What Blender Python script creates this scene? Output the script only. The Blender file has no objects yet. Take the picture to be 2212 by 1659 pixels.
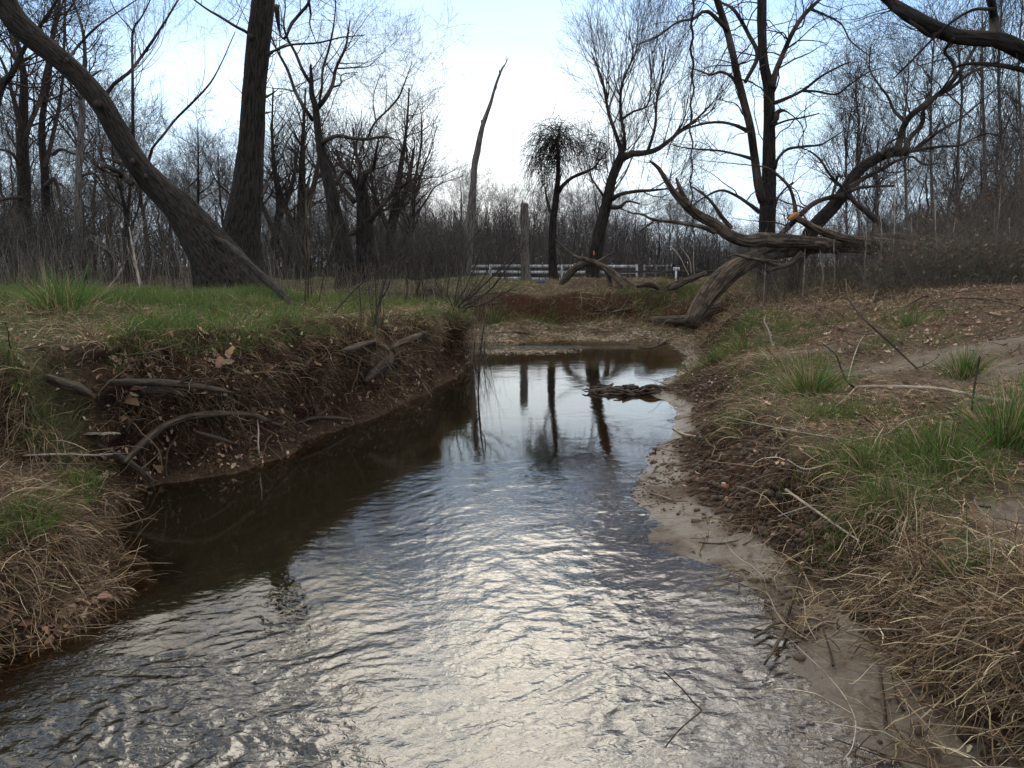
import bpy, math, time
import numpy as np
T0 = time.time()
S = bpy.context.scene
COL = S.collection
# ------------------------------------------------------------------ camera
H = 1.45
PITCH = math.radians(9.04)
F = 1598.0                      # focal length for a 2212 px wide picture
cam = bpy.data.cameras.new('camera')
cam.sensor_width = 36.0
cam.lens = 36.0 * F / 2212.0
cam.clip_start = 0.05
cam.clip_end = 3000
co = bpy.data.objects.new('camera', cam)
COL.objects.link(co)
co.location = (0, 0, H)
co.rotation_euler = (math.pi / 2 - PITCH, 0, 0)
S.camera = co
# ------------------------------------------------------------------ world: bright thin overcast, sun veiled straight ahead
SUN_EL, SUN_AZ = 41.0, 2.0      # azimuth measured from +Y towards +X
w = bpy.data.worlds.new('World')
S.world = w
w.use_nodes = True
nt = w.node_tree
nt.nodes.clear()
def N(nt, t, **k):
    n = nt.nodes.new(t)
    for a, b in k.items():
        if a == 'inp':
            for i, v in b.items():
                n.inputs[i].default_value = v
        else:
            setattr(n, a, b)
    return n
def L(nt, a, b): nt.links.new(a, b)
def ramp(nt, fac, stops, interp='LINEAR'):
    r = nt.nodes.new('ShaderNodeValToRGB')
    r.color_ramp.interpolation = interp
    e = r.color_ramp.elements
    while len(e) > 1: e.remove(e[-1])
    e[0].position = stops[0][0]; e[0].color = (*stops[0][1], 1)
    for p, c in stops[1:]:
        q = e.new(p); q.color = (*c, 1)
    L(nt, fac, r.inputs[0])
    return r.outputs[0]
def g(v): return (v, v, v)
def math_n(nt, op, a, b=None, c=None):
    n = N(nt, 'ShaderNodeMath', operation=op)
    for i, v in enumerate((a, b, c)):
        if v is None: continue
        if isinstance(v, (int, float)): n.inputs[i].default_value = v
        else: L(nt, v, n.inputs[i])
    return n.outputs[0]
def mixc(nt, fac, a, b, mode='MIX'):
    n = N(nt, 'ShaderNodeMix', data_type='RGBA', blend_type=mode)
    for i, v in ((0, fac), (6, a), (7, b)):
        if isinstance(v, (int, float)): n.inputs[i].default_value = v
        elif isinstance(v, tuple): n.inputs[i].default_value = (*v, 1)
        else: L(nt, v, n.inputs[i])
    return n.outputs[2]
sky = N(nt, 'ShaderNodeTexSky', sky_type='NISHITA')
sky.sun_disc = False
sky.sun_elevation = math.radians(SUN_EL)
sky.sun_rotation = math.radians(SUN_AZ)
sky.air_density = 1.0; sky.dust_density = 1.2; sky.ozone_density = 1.5
tc = N(nt, 'ShaderNodeTexCoord')
sx = N(nt, 'ShaderNodeSeparateXYZ'); L(nt, tc.outputs['Generated'], sx.inputs[0])
zc = math_n(nt, 'ADD', math_n(nt, 'MAXIMUM', sx.outputs[2], 0.0), 0.18)
px_ = math_n(nt, 'DIVIDE', sx.outputs[0], zc)
py_ = math_n(nt, 'DIVIDE', sx.outputs[1], zc)
cv = N(nt, 'ShaderNodeCombineXYZ'); L(nt, px_, cv.inputs[0]); L(nt, py_, cv.inputs[1])
n1 = N(nt, 'ShaderNodeTexNoise', inp={'Scale': 2.3, 'Detail': 7.0, 'Roughness': 0.55, 'Distortion': 0.6})
L(nt, cv.outputs[0], n1.inputs['Vector'])
# glow of the veiled sun
sd = (math.sin(math.radians(SUN_AZ)) * math.cos(math.radians(SUN_EL)), math.cos(math.radians(SUN_AZ)) * math.cos(math.radians(SUN_EL)), math.sin(math.radians(SUN_EL)))
nv = N(nt, 'ShaderNodeVectorMath', operation='NORMALIZE'); L(nt, tc.outputs['Generated'], nv.inputs[0])
dt = N(nt, 'ShaderNodeVectorMath', operation='DOT_PRODUCT'); L(nt, nv.outputs[0], dt.inputs[0]); dt.inputs[1].default_value = sd
glow = math_n(nt, 'POWER', math_n(nt, 'MAXIMUM', dt.outputs['Value'], 0.0), 16.0)
cl = ramp(nt, n1.outputs[0], [(0.45, g(0)), (0.51, g(1))])
el = ramp(nt, sx.outputs[2], [(0.33, g(0.0)), (0.43, g(1.0))])     # broken cloud only overhead, veil lower down
clf = math_n(nt, 'MULTIPLY', cl, el)
cloudcol = mixc(nt, glow, (11.5, 10.6, 9.2), (30.0, 27.5, 23.0))
skyc = mixc(nt, 1.0, sky.outputs[0], g(0.62), 'MULTIPLY')
# low veil: whitish near the horizon, pale cyan higher
veil = ramp(nt, sx.outputs[2], [(0.0, (8.6, 8.7, 8.8)), (0.08, (7.8, 8.4, 8.8)), (0.20, (7.4, 8.5, 9.2)), (0.30, (4.3, 6.2, 8.9)), (0.40, (2.1, 3.8, 6.2)), (0.6, (1.3, 2.4, 4.2)), (1.0, (1.0, 1.9, 3.4))])
side = ramp(nt, math_n(nt, 'ABSOLUTE', math_n(nt, 'SUBTRACT', px_, -0.1)), [(0.0, (1.12, 1.06, 1.0)), (0.35, (1.05, 1.02, 1.0)), (0.9, (0.78, 0.88, 0.97)), (1.0, (0.70, 0.82, 0.94))])
veil2 = mixc(nt, 1.0, veil, side, 'MULTIPLY')
n2 = N(nt, 'ShaderNodeTexNoise', inp={'Scale': 1.1, 'Detail': 4.0, 'Roughness': 0.5, 'Distortion': 0.8})
mp = N(nt, 'ShaderNodeMapping'); mp.inputs['Scale'].default_value = (0.7, 2.2, 1); L(nt, cv.outputs[0], mp.inputs[0]); L(nt, mp.outputs[0], n2.inputs['Vector'])
wisp = ramp(nt, n2.outputs[0], [(0.35, g(0.90)), (0.65, g(1.12))])
veil3 = mixc(nt, 1.0, veil2, wisp, 'MULTIPLY')
base = mixc(nt, 0.92, skyc, veil3)
full = mixc(nt, clf, base, cloudcol)
bg = N(nt, 'ShaderNodeBackground', inp={'Strength': 0.15})
L(nt, full, bg.inputs[0])
wo = N(nt, 'ShaderNodeOutputWorld'); L(nt, bg.outputs[0], wo.inputs[0])
# ------------------------------------------------------------------ sun behind cloud
sl = bpy.data.lights.new('sun', 'SUN')
sl.energy = 0.7; sl.angle = math.radians(32); sl.color = (1.0, 0.92, 0.80)
so = bpy.data.objects.new('sun', sl); COL.objects.link(so)
so.rotation_euler = (math.radians(90 - SUN_EL), 0, math.radians(180 - SUN_AZ))
S.view_settings.view_transform = 'Standard'
S.view_settings.look = 'None'
S.view_settings.exposure = 0.25
S.view_settings.gamma = 1.0
# ------------------------------------------------------------------ pixel -> world helpers (2212 x 1659 picture)
cp, sp = math.cos(PITCH), math.sin(PITCH)
def ray(px, py):
    u = (829.5 - py) / F
    return np.array([(px - 1106.0) / F, cp + u * sp, -sp + u * cp])
def atY(px, py, Y):
    d = ray(px, py); return np.array([0, 0, H]) + d * (Y / d[1])
def atz(px, py, z=0.0):
    d = ray(px, py); return np.array([0, 0, H]) + d * ((z - H) / d[2])
# ------------------------------------------------------------------ noise
def _h(ix, iy, seed):
    n = (ix.astype(np.int64) * 374761393 + iy.astype(np.int64) * 668265263 + seed * 1442695041) & 0xffffffff
    n = ((n ^ (n >> 13)) * 1274126177) & 0xffffffff
    return ((n ^ (n >> 16)) & 0xffff) / 65535.0
def vn(x, y, seed=0):
    x0 = np.floor(x); y0 = np.floor(y); fx = x - x0; fy = y - y0
    fx = fx * fx * (3 - 2 * fx); fy = fy * fy * (3 - 2 * fy)
    x0 = x0.astype(np.int64); y0 = y0.astype(np.int64)
    a = _h(x0, y0, seed); b = _h(x0 + 1, y0, seed); c = _h(x0, y0 + 1, seed); d = _h(x0 + 1, y0 + 1, seed)
    return (a + (b - a) * fx) * (1 - fy) + (c + (d - c) * fx) * fy - 0.5
def fbm(x, y, seed=0, o=4, r=0.5):
    s = 0; a = 1.0; t = 0
    for i in range(o):
        s = s + a * vn(x * 2 ** i + 13.7 * i, y * 2 ** i - 7.3 * i, seed + i); t += a; a *= r
    return s / t * 2
def sst(x): x = np.clip(x, 0, 1); return x * x * (3 - 2 * x)
# ------------------------------------------------------------------ mesh + object helpers
def mesh_np(name, V, faces, mat=None, smooth=True, attrs=None, colors=None):
    """faces: list of int arrays (n,k); attrs {name: (n,3)}; colors {name: (n,3)} on points"""
    me = bpy.data.meshes.new(name)
    V = np.asarray(V, dtype=np.float32)
    if not isinstance(faces, list): faces = [faces]
    faces = [f for f in faces if len(f)]
    me.vertices.add(len(V)); me.vertices.foreach_set('co', V.ravel())
    lt = np.concatenate([np.full(len(f), f.shape[1], dtype=np.int32) for f in faces])
    li = np.concatenate([f.ravel() for f in faces]).astype(np.int32)
    me.loops.add(len(li)); me.loops.foreach_set('vertex_index', li)
    me.polygons.add(len(lt))
    me.polygons.foreach_set('loop_start', np.concatenate([[0], np.cumsum(lt)[:-1]]).astype(np.int32))
    if smooth: me.polygons.foreach_set('use_smooth', np.ones(len(lt), dtype=bool))
    me.update(calc_edges=True)
    for k, a in (attrs or {}).items():
        at = me.attributes.new(k, 'FLOAT_VECTOR', 'POINT'); at.data.foreach_set('vector', np.asarray(a, dtype=np.float32).ravel())
    for k, a in (colors or {}).items():
        at = me.attributes.new(k, 'FLOAT_COLOR', 'POINT')
        c = np.ones((len(V), 4), dtype=np.float32); c[:, :3] = a; at.data.foreach_set('color', c.ravel())
    if mat: me.materials.append(mat)
    return me
def link(name, me, parent=None, loc=None):
    o = bpy.data.objects.new(name, me); COL.objects.link(o)
    if parent is not None: o.parent = parent
    if loc is not None: o.location = [float(v) for v in loc]
    return o
def tag(o, label=None, cat=None, group=None, kind=None):
    if label: o['label'] = label
    if cat: o['category'] = cat
    if group: o['group'] = group
    if kind: o['kind'] = kind
    return o
def thing(name, loc, label, cat, group=None):
    return tag(link(name, None, None, loc), label, cat, group)
# ------------------------------------------------------------------ materials
def mat(name, rough=0.9, spec=0.3):
    m = bpy.data.materials.new(name); m.use_nodes = True
    b = m.node_tree.nodes['Principled BSDF']
    b.inputs['Roughness'].default_value = rough
    b.inputs['Specular IOR Level'].default_value = spec
    return m, m.node_tree, b
def bark_mat(name, c1, c2, c3=None, scale=14.0, bump=0.6, rough=0.9, stretch=0.22, dist=0.012, rad=False):
    m, t, b = mat(name, rough, 0.2)
    a = N(t, 'ShaderNodeAttribute', attribute_name='bark')
    mpn = N(t, 'ShaderNodeMapping'); mpn.inputs['Scale'].default_value = (1, 1, stretch); L(t, a.outputs['Vector'], mpn.inputs[0])
    n = N(t, 'ShaderNodeTexNoise', inp={'Scale': scale, 'Detail': 6.0, 'Roughness': 0.65, 'Distortion': 0.6}); L(t, mpn.outputs[0], n.inputs['Vector'])
    n_ = N(t, 'ShaderNodeTexNoise', inp={'Scale': scale * 0.22, 'Detail': 4.0}); L(t, a.outputs['Vector'], n_.inputs['Vector'])
    c = ramp(t, n.outputs[0], [(0.40, c1), (0.58, c2)])
    if c3: c = mixc(t, ramp(t, n_.outputs[0], [(0.5, g(0)), (0.64, g(1))]), c, c3)
    L(t, c, b.inputs['Base Color'])
    bm = N(t, 'ShaderNodeBump', inp={'Strength': bump, 'Distance': dist}); L(t, n.outputs[0], bm.inputs['Height']); L(t, bm.outputs[0], b.inputs['Normal'])
    return m
M = {}
M['willow'] = bark_mat('willow_bark', (0.006, 0.005, 0.004), (0.042, 0.034, 0.028), None, 42, 1.0, dist=0.05, stretch=0.13)
M['dark_bark'] = bark_mat('dark_bark', (0.006, 0.005, 0.004), (0.034, 0.027, 0.023), None, 30, 0.9, stretch=0.14)
M['grey_bark'] = bark_mat('grey_bark', (0.05, 0.042, 0.038), (0.17, 0.148, 0.135), None, 30, 0.7, stretch=0.14)
M['twig'] = bark_mat('twig_bark', (0.022, 0.017, 0.015), (0.06, 0.046, 0.039), None, 30, 0.2)
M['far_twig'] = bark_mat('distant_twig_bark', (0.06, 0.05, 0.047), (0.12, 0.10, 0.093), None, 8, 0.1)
M['dead'] = bark_mat('dead_wood', (0.014, 0.010, 0.008), (0.135, 0.10, 0.072), (0.035, 0.027, 0.02), 30, 0.9, dist=0.02, stretch=0.10)
M['dead_dark'] = bark_mat('wet_dead_wood', (0.018, 0.013, 0.010), (0.085, 0.062, 0.045), (0.045, 0.034, 0.026), 24, 0.8, rough=0.7)
M['bleached'] = bark_mat('bleached_wood', (0.17, 0.14, 0.11), (0.42, 0.36, 0.29), None, 26, 0.5)
M['orange_wood'] = bark_mat('fresh_torn_wood', (0.20, 0.08, 0.03), (0.50, 0.24, 0.09), None, 20, 0.8)
def strand_mat(name, rough=0.75, trans=0.15):
    m, t, b = mat(name, rough, 0.25)
    a = N(t, 'ShaderNodeAttribute', attribute_name='tint')
    L(t, a.outputs['Color'], b.inputs['Base Color'])
    if trans:
        tr = N(t, 'ShaderNodeBsdfTranslucent'); L(t, a.outputs['Color'], tr.inputs[0])
        mx = N(t, 'ShaderNodeMixShader', inp={0: trans}); L(t, b.outputs[0], mx.inputs[1]); L(t, tr.outputs[0], mx.inputs[2])
        L(t, mx.outputs[0], t.nodes['Material Output'].inputs[0])
    return m
M['strand'] = strand_mat('dry_stalks')
M['green'] = strand_mat('green_blades', 0.6, 0.3)
M['leaf'] = strand_mat('dead_leaves', 0.8, 0.1)
M['stone'] = strand_mat('creek_stone', 0.7, 0)
def plain(name, c, rough=0.6, spec=0.3, nz=0.15, sc=30):
    m, t, b = mat(name, rough, spec)
    tcn = N(t, 'ShaderNodeTexCoord')
    n = N(t, 'ShaderNodeTexNoise', inp={'Scale': sc, 'Detail': 4.0}); L(t, tcn.outputs['Object'], n.inputs['Vector'])
    L(t, ramp(t, n.outputs[0], [(0.35, tuple(v * (1 - nz) for v in c)), (0.65, tuple(min(1, v * (1 + nz)) for v in c))]), b.inputs['Base Color'])
    return m
M['white_paint'] = plain('weathered_white_paint', (0.55, 0.57, 0.60), 0.7, 0.3, 0.12, 6)
M['dark_paint'] = plain('dark_fence_wood', (0.035, 0.033, 0.032), 0.8, 0.2, 0.3, 8)
M['blue'] = plain('blue_fabric', (0.012, 0.018, 0.13), 0.7, 0.2)
M['black'] = plain('black_fabric', (0.012, 0.012, 0.016), 0.8, 0.2)
M['orange'] = plain('orange_plastic', (0.60, 0.12, 0.05), 0.6, 0.3)
# ------------------------------------------------------------------ creek outline (plan), traced at water level
left_px = [(150, 1385), (310, 1245), (215, 1150), (255, 1085), (340, 1050), (500, 1025), (630, 985), (650, 950), (790, 908), (905, 858), (1010, 800), (1022, 760)]
right_px = [(1445, 742), (1480, 770), (1462, 805), (1400, 850), (1448, 880), (1450, 930), (1385, 985), (1362, 1080), (1425, 1175), (1520, 1215), (1640, 1310), (1740, 1480), (1850, 1590), (1920, 1659)]
far_px = [(1030, 742), (1200, 738), (1330, 736)]
lp = [atz(*p)[:2] for p in left_px]
rp = [atz(*p)[:2] for p in right_px]
fp = [atz(*p)[:2] for p in far_px]
poly = [(-2.9, -6.0), (-2.6, -0.5), (-2.35, 1.2), (-2.05, 1.95)] + [tuple(v) for v in lp] + [(-1.6, 13.6), (-4.5, 13.9), (-9.0, 15.5), (-9.0, 17.0), (-4.5, 15.2), (-2.0, 14.6)] + [tuple(v) for v in fp] + [tuple(v) for v in rp] + [(0.95, 1.2), (1.1, 0.0), (1.6, -6.0)]
POLY = np.array(poly)
def sdist(x, y):
    """signed distance to the creek edge: negative over water"""
    x = np.asarray(x, float); y = np.asarray(y, float)
    best = np.full(x.shape, 1e9); inside = np.zeros(x.shape, bool)
    n = len(POLY)
    for i in range(n):
        ax, ay = POLY[i]; bx, by = POLY[(i + 1) % n]
        dx, dy = bx - ax, by - ay
        t = np.clip(((x - ax) * dx + (y - ay) * dy) / (dx * dx + dy * dy + 1e-12), 0, 1)
        q = (x - ax - t * dx) ** 2 + (y - ay - t * dy) ** 2
        best = np.minimum(best, q)
        c = ((ay > y) != (by > y)) & (x < (bx - ax) * (y - ay) / (by - ay + 1e-12) + ax)
        inside ^= c
    d = np.sqrt(best)
    return np.where(inside, -d, d)
# bank profile anchors: pixel (or plan) -> toe_w, toe_h, W, T, L, U
def A(px, py, *v): p = atz(px, py); return (p[0], p[1], *v)
ANCH = np.array([
    (-3.0, 1.0, 0.0, 0.0, 0.9, 0.50, 1.2, 1.08),
    A(100, 1400, 0.0, 0.0, 0.75, 0.42, 0.7, 1.08),
    A(250, 1120, 0.0, 0.0, 0.45, 1.02, 0.8, 1.16),
    A(450, 1040, 0.0, 0.0, 0.45, 1.05, 0.8, 1.16),
    A(650, 950, 0.0, 0.0, 0.45, 1.02, 0.8, 1.12),
    A(905, 858, 0.0, 0.0, 0.45, 0.94, 0.8, 1.08),
    A(1010, 790, 0.0, 0.0, 0.40, 0.84, 1.0, 1.02),
    (-4.0, 13.4, 0.0, 0.0, 1.2, 0.6, 2.0, 0.95),
    A(1060, 742, 1.5, 0.14, 0.8, 0.88, 3.0, 0.92),
    A(1200, 738, 2.8, 0.22, 0.5, 0.92, 3.0, 0.95),
    A(1330, 736, 2.6, 0.25, 1.8, 0.80, 3.0, 0.86),
    A(1480, 765, 0.12, 0.04, 0.85, 0.80, 1.2, 1.25),
    (3.1, 13.8, 0.3, 0.05, 1.2, 0.90, 1.2, 1.22),
    A(1455, 830, 0.1, 0.03, 1.1, 0.42, 6.0, 1.22),
    A(1450, 930, 0.12, 0.03, 0.75, 0.42, 6.5, 1.22),
    A(1365, 1080, 0.32, 0.05, 0.70, 0.42, 6.5, 1.22),
    A(1450, 1190, 0.38, 0.06, 0.55, 0.42, 6.5, 1.22),
    A(1640, 1310, 0.26, 0.05, 0.42, 0.38, 6.5, 1.22),
    A(1740, 1480, 0.32, 0.06, 0.36, 0.36, 6.5, 1.22),
    A(1920, 1659, 0.16, 0.03, 0.30, 0.34, 6.5, 1.22),
    (1.8, -1.0, 0.1, 0.02, 0.4, 0.4, 6.5, 1.22),
], float)
def prof(x, y):
    ws = 0; acc = 0
    for a in ANCH:
        q = 1.0 / (((x - a[0]) ** 2 + (y - a[1]) ** 2) ** 1.5 + 0.02)
        ws = ws + q; acc = acc + q[..., None] * a[2:]
    return acc / ws[..., None]
def height(x, y, full=False):
    d0 = sdist(x, y)
    near = np.clip(1 - (y - 25) / 20, 0, 1)
    d = d0 + 0.10 * fbm(x * 1.9, y * 1.9, 5, 3) * near + 0.035 * fbm(x * 9, y * 9, 9, 3) * near
    P = prof(x, y)
    tw, th, W, T, LL, U = [P[..., i] for i in range(6)]
    W = W * (1 + 0.35 * fbm(x * 1.3, y * 1.3, 21, 2)); T = T * (1 + 0.10 * fbm(x * 1.1 + 5, y * 1.1, 31, 3))
    toe = sst(d / (tw + 0.02) * 0.9) * th
    s = np.clip((d - tw) / W, 0, 1)
    sc = s ** 0.75 * (2 - s) ** 0.4
    sc = sst(s * 0.92 + 0.04); sc = (sc - sst(np.array(0.04))) / (sst(np.array(0.96)) - sst(np.array(0.04)))
    z = toe + (T - th) * sc + (U - T) * sst((d - tw - W) / LL)
    up = np.clip((d - tw) / (W + 0.1), 0, 1)
    z = z + up * (0.045 * fbm(x * 0.9, y * 0.9, 41, 3) + 0.03 * fbm(x * 3.1, y * 3.1, 43, 3) + 0.014 * fbm(x * 11, y * 11, 45, 3)) * np.where(y < 30, 1, 0.4)
    z = z + 0.020 * fbm(x * 14, y * 14, 47, 3) * np.clip(d / 0.12, 0, 1) * np.where(y < 30, 1, 0)
    z = z + np.where((d > 0) & (y > 13), 0.16 * fbm(x * 1.1, y * 0.9, 46, 2) + 0.07 * fbm(x * 2.6, y * 2.2, 48, 3) + 0.03 * fbm(x * 6, y * 6, 49, 2), 0) * (y < 24) * np.clip(d, 0, 1)
    # bed
    side = np.clip((x + 0.1 - 0.25 * (y - 4) * 0.1) / 1.2 + 0.5, 0, 1)            # 0 left (deep) .. 1 right (shallow)
    slope = 0.9 * (1 - side) + 0.16 * side
    bed = -np.minimum(-d * slope, 0.42 * (1 - side) + 0.20 * side + 0.05 * fbm(x * 2, y * 2, 51, 2)) - 0.004
    bed = bed + 0.012 * fbm(x * 6, y * 6, 53, 3) * np.clip(-d / 0.2, 0, 1)
    bed = np.minimum(bed, -0.01 * np.clip(-d / 0.05, 0, 1))
    # pebble riffle bar under the far riffle
    rb = np.exp(-(((x - RB[0]) / 0.75) ** 2 + ((y - RB[1]) / 0.28) ** 2))
    bed = np.maximum(bed, -0.03 + 0.075 * rb + 0.012 * fbm(x * 14, y * 9, 57, 2)) * np.where(rb > 0.12, 1, 0) + bed * np.where(rb > 0.12, 0, 1)
    z = np.where(d > 0, z, bed)
    # low straw covered lobe in the left foreground, the main bank face rising behind it
    mF = sst((y - 4.02 - 0.12 * fbm(x * 1.7, y * 0.3, 64, 2)) / 0.42)
    lobe = 0.40 * sst(d / 0.8) + 0.05 * fbm(x * 2.4, y * 2.4, 65, 3) + 0.02 * fbm(x * 9, y * 9, 66, 2)
    inL = (x < -1.2) & (d > 0)
    z = np.where(inL, z * mF + np.minimum(z, lobe) * (1 - mF), z)
    s = np.where((x < -2.25) & (d > 0.12) & (y > 3.9) & (y < 4.7), np.clip(mF, 0, 1), s)
    # beyond the banks the meadow falls gently to the fence
    far = sst((y - 20) / 17)
    r = np.sqrt(x * x + y * y)
    zf = 0.30 + 0.03 * fbm(x * 0.2, y * 0.2, 61, 2)
    zf = zf - 0.4 * sst((r - 80) / 120) + 0.9 * sst((r - 300) / 500) - 0.0
    farL = sst((np.abs(x) - 22) / 30)
    z = z * (1 - np.maximum(far, 0)) + zf * far
    z = np.where((y < -8) | (np.abs(x) > 60), z * (1 - farL) + 0.9 * farL, z)
    if full: return z, d, s, up, P
    return z
RB = atz(1150, 758)[:2]
# ------------------------------------------------------------------ one sheet of ground, finest near the camera
th_f = np.radians(np.linspace(-47, 47, 1000))
th_c = np.radians(np.linspace(47, 313, 90)[1:-1])
TH = np.concatenate([th_f, th_c])
RR = np.concatenate([np.geomspace(0.25, 1.3, 30)[:-1], np.geomspace(1.3, 22, 620)[:-1], np.geomspace(22, 950, 110)])
GX = np.outer(RR, np.sin(TH)); GY = np.outer(RR, np.cos(TH))
Z, D, SS, UP, PP = height(GX, GY, True)
nR, nT = GX.shape
# outward push of the scarp top: overhanging sod, clods and hollows
gx = np.zeros_like(D); gy = np.zeros_like(D)
e = 0.03
gx = (sdist(GX + e, GY) - sdist(GX - e, GY)) / (2 * e); gy = (sdist(GX, GY + e) - sdist(GX, GY - e)) / (2 * e)
nrm = np.sqrt(gx * gx + gy * gy) + 1e-6; gx /= nrm; gy /= nrm
nearface = (GX < -2.25) & (GY > 3.9) & (GY < 4.7)
gx = np.where(nearface, 0, gx); gy = np.where(nearface, 1, gy)
leftside = np.clip((0.5 - GX) / 0.8, 0, 1) * (GY < 15)
scarp = np.clip(4 * SS * (1 - SS), 0, 1) * (D > 0) * (GY < 22)
over = leftside * (0.26 * sst((SS - 0.35) / 0.4) * (1 - sst((D - PP[..., 0] - PP[..., 2]) / 0.5)) * (D > 0))
lump = (1 + .45 * leftside) * np.clip(scarp * 1.5, 0, 1) * (0.11 * fbm(GX * 2.2 + Z * 3, GY * 2.2 - Z * 3, 71, 3) + 0.06 * fbm(GX * 7 + Z * 9, GY * 7 - Z * 7, 73, 3) + 0.025 * fbm(GX * 22 + Z * 25, GY * 22, 75, 2))
push = -over + lump * (0.5 + 0.6 * leftside)
VX = GX + gx * push; VY = GY + gy * push; VZ = Z + scarp * 0.035 * fbm(GX * 6, GY * 6 + Z * 6, 77, 3)
GV = np.stack([VX, VY, VZ], -1)
ii = np.arange(nR * nT).reshape(nR, nT)
jn = np.roll(ii, -1, axis=1)
GQ = np.stack([ii[:-1], jn[:-1], jn[1:], ii[1:]], -1).reshape(-1, 4)
# zone masks: R scarp soil, G wet sand / mud, B green turf
def blob(cx, cy, rx, ry, ang=0.0):
    ca, sa = math.cos(ang), math.sin(ang)
    dx = GX - cx; dy = GY - cy
    return np.exp(-(((dx * ca + dy * sa) / rx) ** 2 + ((-dx * sa + dy * ca) / ry) ** 2))
toem = (D > -0.35) * (1 - sst((D - PP[..., 0] * 0.9) / 0.12)) * (GY < 14) * (GX > -0.4)
sandpath = np.zeros_like(D)
for (px, py, rx, ry) in [(2060, 800, 1.5, 0.30), (2212, 830, 0.9, 0.35), (2130, 1110, 0.35, 0.25), (2212, 1180, 0.25, 0.22), (1650, 760, 0.8, 0.25), (2190, 1050, .3, .2)]:
    q = atz(px, py, 0.52); sandpath = np.maximum(sandpath, blob(q[0], q[1], rx, ry))
ZR = np.clip(scarp * 1.3 + 0.25 * (D > 0) * (1 - UP), 0, 1)
ZG = np.clip(np.maximum(toem * (0.35 + 0.65 * sst(0.75 + 1.3 * fbm(GX * 5, GY * 5, 79, 3))), sandpath * (SS > 0.95)), 0, 1)
ZB = np.clip((GX < 0.3) * (GY > 4) * (SS >= 1), 0, 1) * 0.8 + (GY > 40) * 1.0
zone = np.stack([ZR, ZG, np.clip(ZB, 0, 1)], -1).reshape(-1, 3)
wet = np.stack([np.clip(1 - (VZ - 0.0) / 0.12, 0, 1), np.clip(-VZ / 0.1, 0, 1), np.clip((GY - 15) * 0.5, 0, 1) * (GY < 21) * scarp], -1).reshape(-1, 3)
gm, t, b = mat('bank_ground', 0.95, 0.2)
az = N(t, 'ShaderNodeAttribute', attribute_name='zone'); sz = N(t, 'ShaderNodeSeparateColor'); L(t, az.outputs['Color'], sz.inputs[0])
aw = N(t, 'ShaderNodeAttribute', attribute_name='wet'); sw = N(t, 'ShaderNodeSeparateColor'); L(t, aw.outputs['Color'], sw.inputs[0])
ge = N(t, 'ShaderNodeNewGeometry')
def noi(sc, det=5.0, ro=0.6, di=0.0):
    n = N(t, 'ShaderNodeTexNoise', inp={'Scale': sc, 'Detail': det, 'Roughness': ro, 'Distortion': di}); L(t, ge.outputs['Position'], n.inputs['Vector']); return n.outputs[0]
nA, nB, nC, nD = noi(1.3), noi(7.0, 6), noi(38.0, 6, 0.7), noi(150.0, 3)
litter = mixc(t, ramp(t, nB, [(0.35, g(0)), (0.65, g(1))]), ramp(t, nC, [(0.3, (0.045, 0.032, 0.022)), (0.7, (0.20, 0.145, 0.095))]), ramp(t, nC, [(0.35, (0.03, 0.02, 0.013)), (0.65, (0.12, 0.08, 0.05))]))
grassc = ramp(t, nC, [(0.3, (0.025, 0.03, 0.010)), (0.7, (0.085, 0.10, 0.03))])
c = mixc(t, math_n(t, 'MULTIPLY', sz.outputs[2], ramp(t, nA, [(0.30, g(0.3)), (0.6, g(1))])), litter, grassc)
soil = mixc(t, ramp(t, nB, [(0.3, g(0)), (0.7, g(1))]), ramp(t, nC, [(0.35, (0.008, 0.005, 0.004)), (0.68, (0.065, 0.036, 0.022))]), ramp(t, nC, [(0.35, (0.012, 0.007, 0.005)), (0.68, (0.095, 0.046, 0.025))]))
c = mixc(t, sz.outputs[0], c, soil)
red = ramp(t, nC, [(0.35, (0.018, 0.008, 0.005)), (0.7, (0.10, 0.042, 0.026))])
c = mixc(t, sw.outputs[2], c, red)
sand = mixc(t, ramp(t, nB, [(0.3, g(0)), (0.7, g(1))]), ramp(t, nD, [(0.3, (0.125, 0.105, 0.083)), (0.7, (0.22, 0.188, 0.152))]), ramp(t, nC, [(0.35, (0.085, 0.066, 0.050)), (0.7, (0.18, 0.15, 0.12))]))
c = mixc(t, math_n(t, 'MULTIPLY', sz.outputs[1], ramp(t, nC, [(0.30, g(0.35)), (0.45, g(1))])), c, sand)
c = mixc(t, math_n(t, 'MULTIPLY', sz.outputs[1], ramp(t, sw.outputs[0], [(0.55, g(0)), (1.0, g(0.62))])), c, (0.045, 0.034, 0.024))
c = mixc(t, sw.outputs[1], c, ramp(t, nB, [(0.3, (0.12, 0.07, 0.03)), (0.7, (0.26, 0.16, 0.07))]))
L(t, c, b.inputs['Base Color'])
wetm = math_n(t, 'MULTIPLY', sw.outputs[0], sz.outputs[1])
L(t, ramp(t, wetm, [(0.0, g(0.95)), (0.5, g(0.65)), (1.0, g(0.42))]), b.inputs['Roughness'])
L(t, ramp(t, wetm, [(0.0, g(0.15)), (1.0, g(0.4))]), b.inputs['Specular IOR Level'])
hh = math_n(t, 'ADD', math_n(t, 'MULTIPLY', nC, 1.0), math_n(t, 'MULTIPLY', nD, 0.35))
bstr = ramp(t, sz.outputs[1], [(0.0, g(1.0)), (0.9, g(0.35))])
bm = N(t, 'ShaderNodeBump', inp={'Strength': 1.0, 'Distance': 0.03}); L(t, bstr, bm.inputs['Strength']); L(t, hh, bm.inputs['Height']); L(t, bm.outputs[0], b.inputs['Normal'])
M['ground'] = gm
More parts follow.
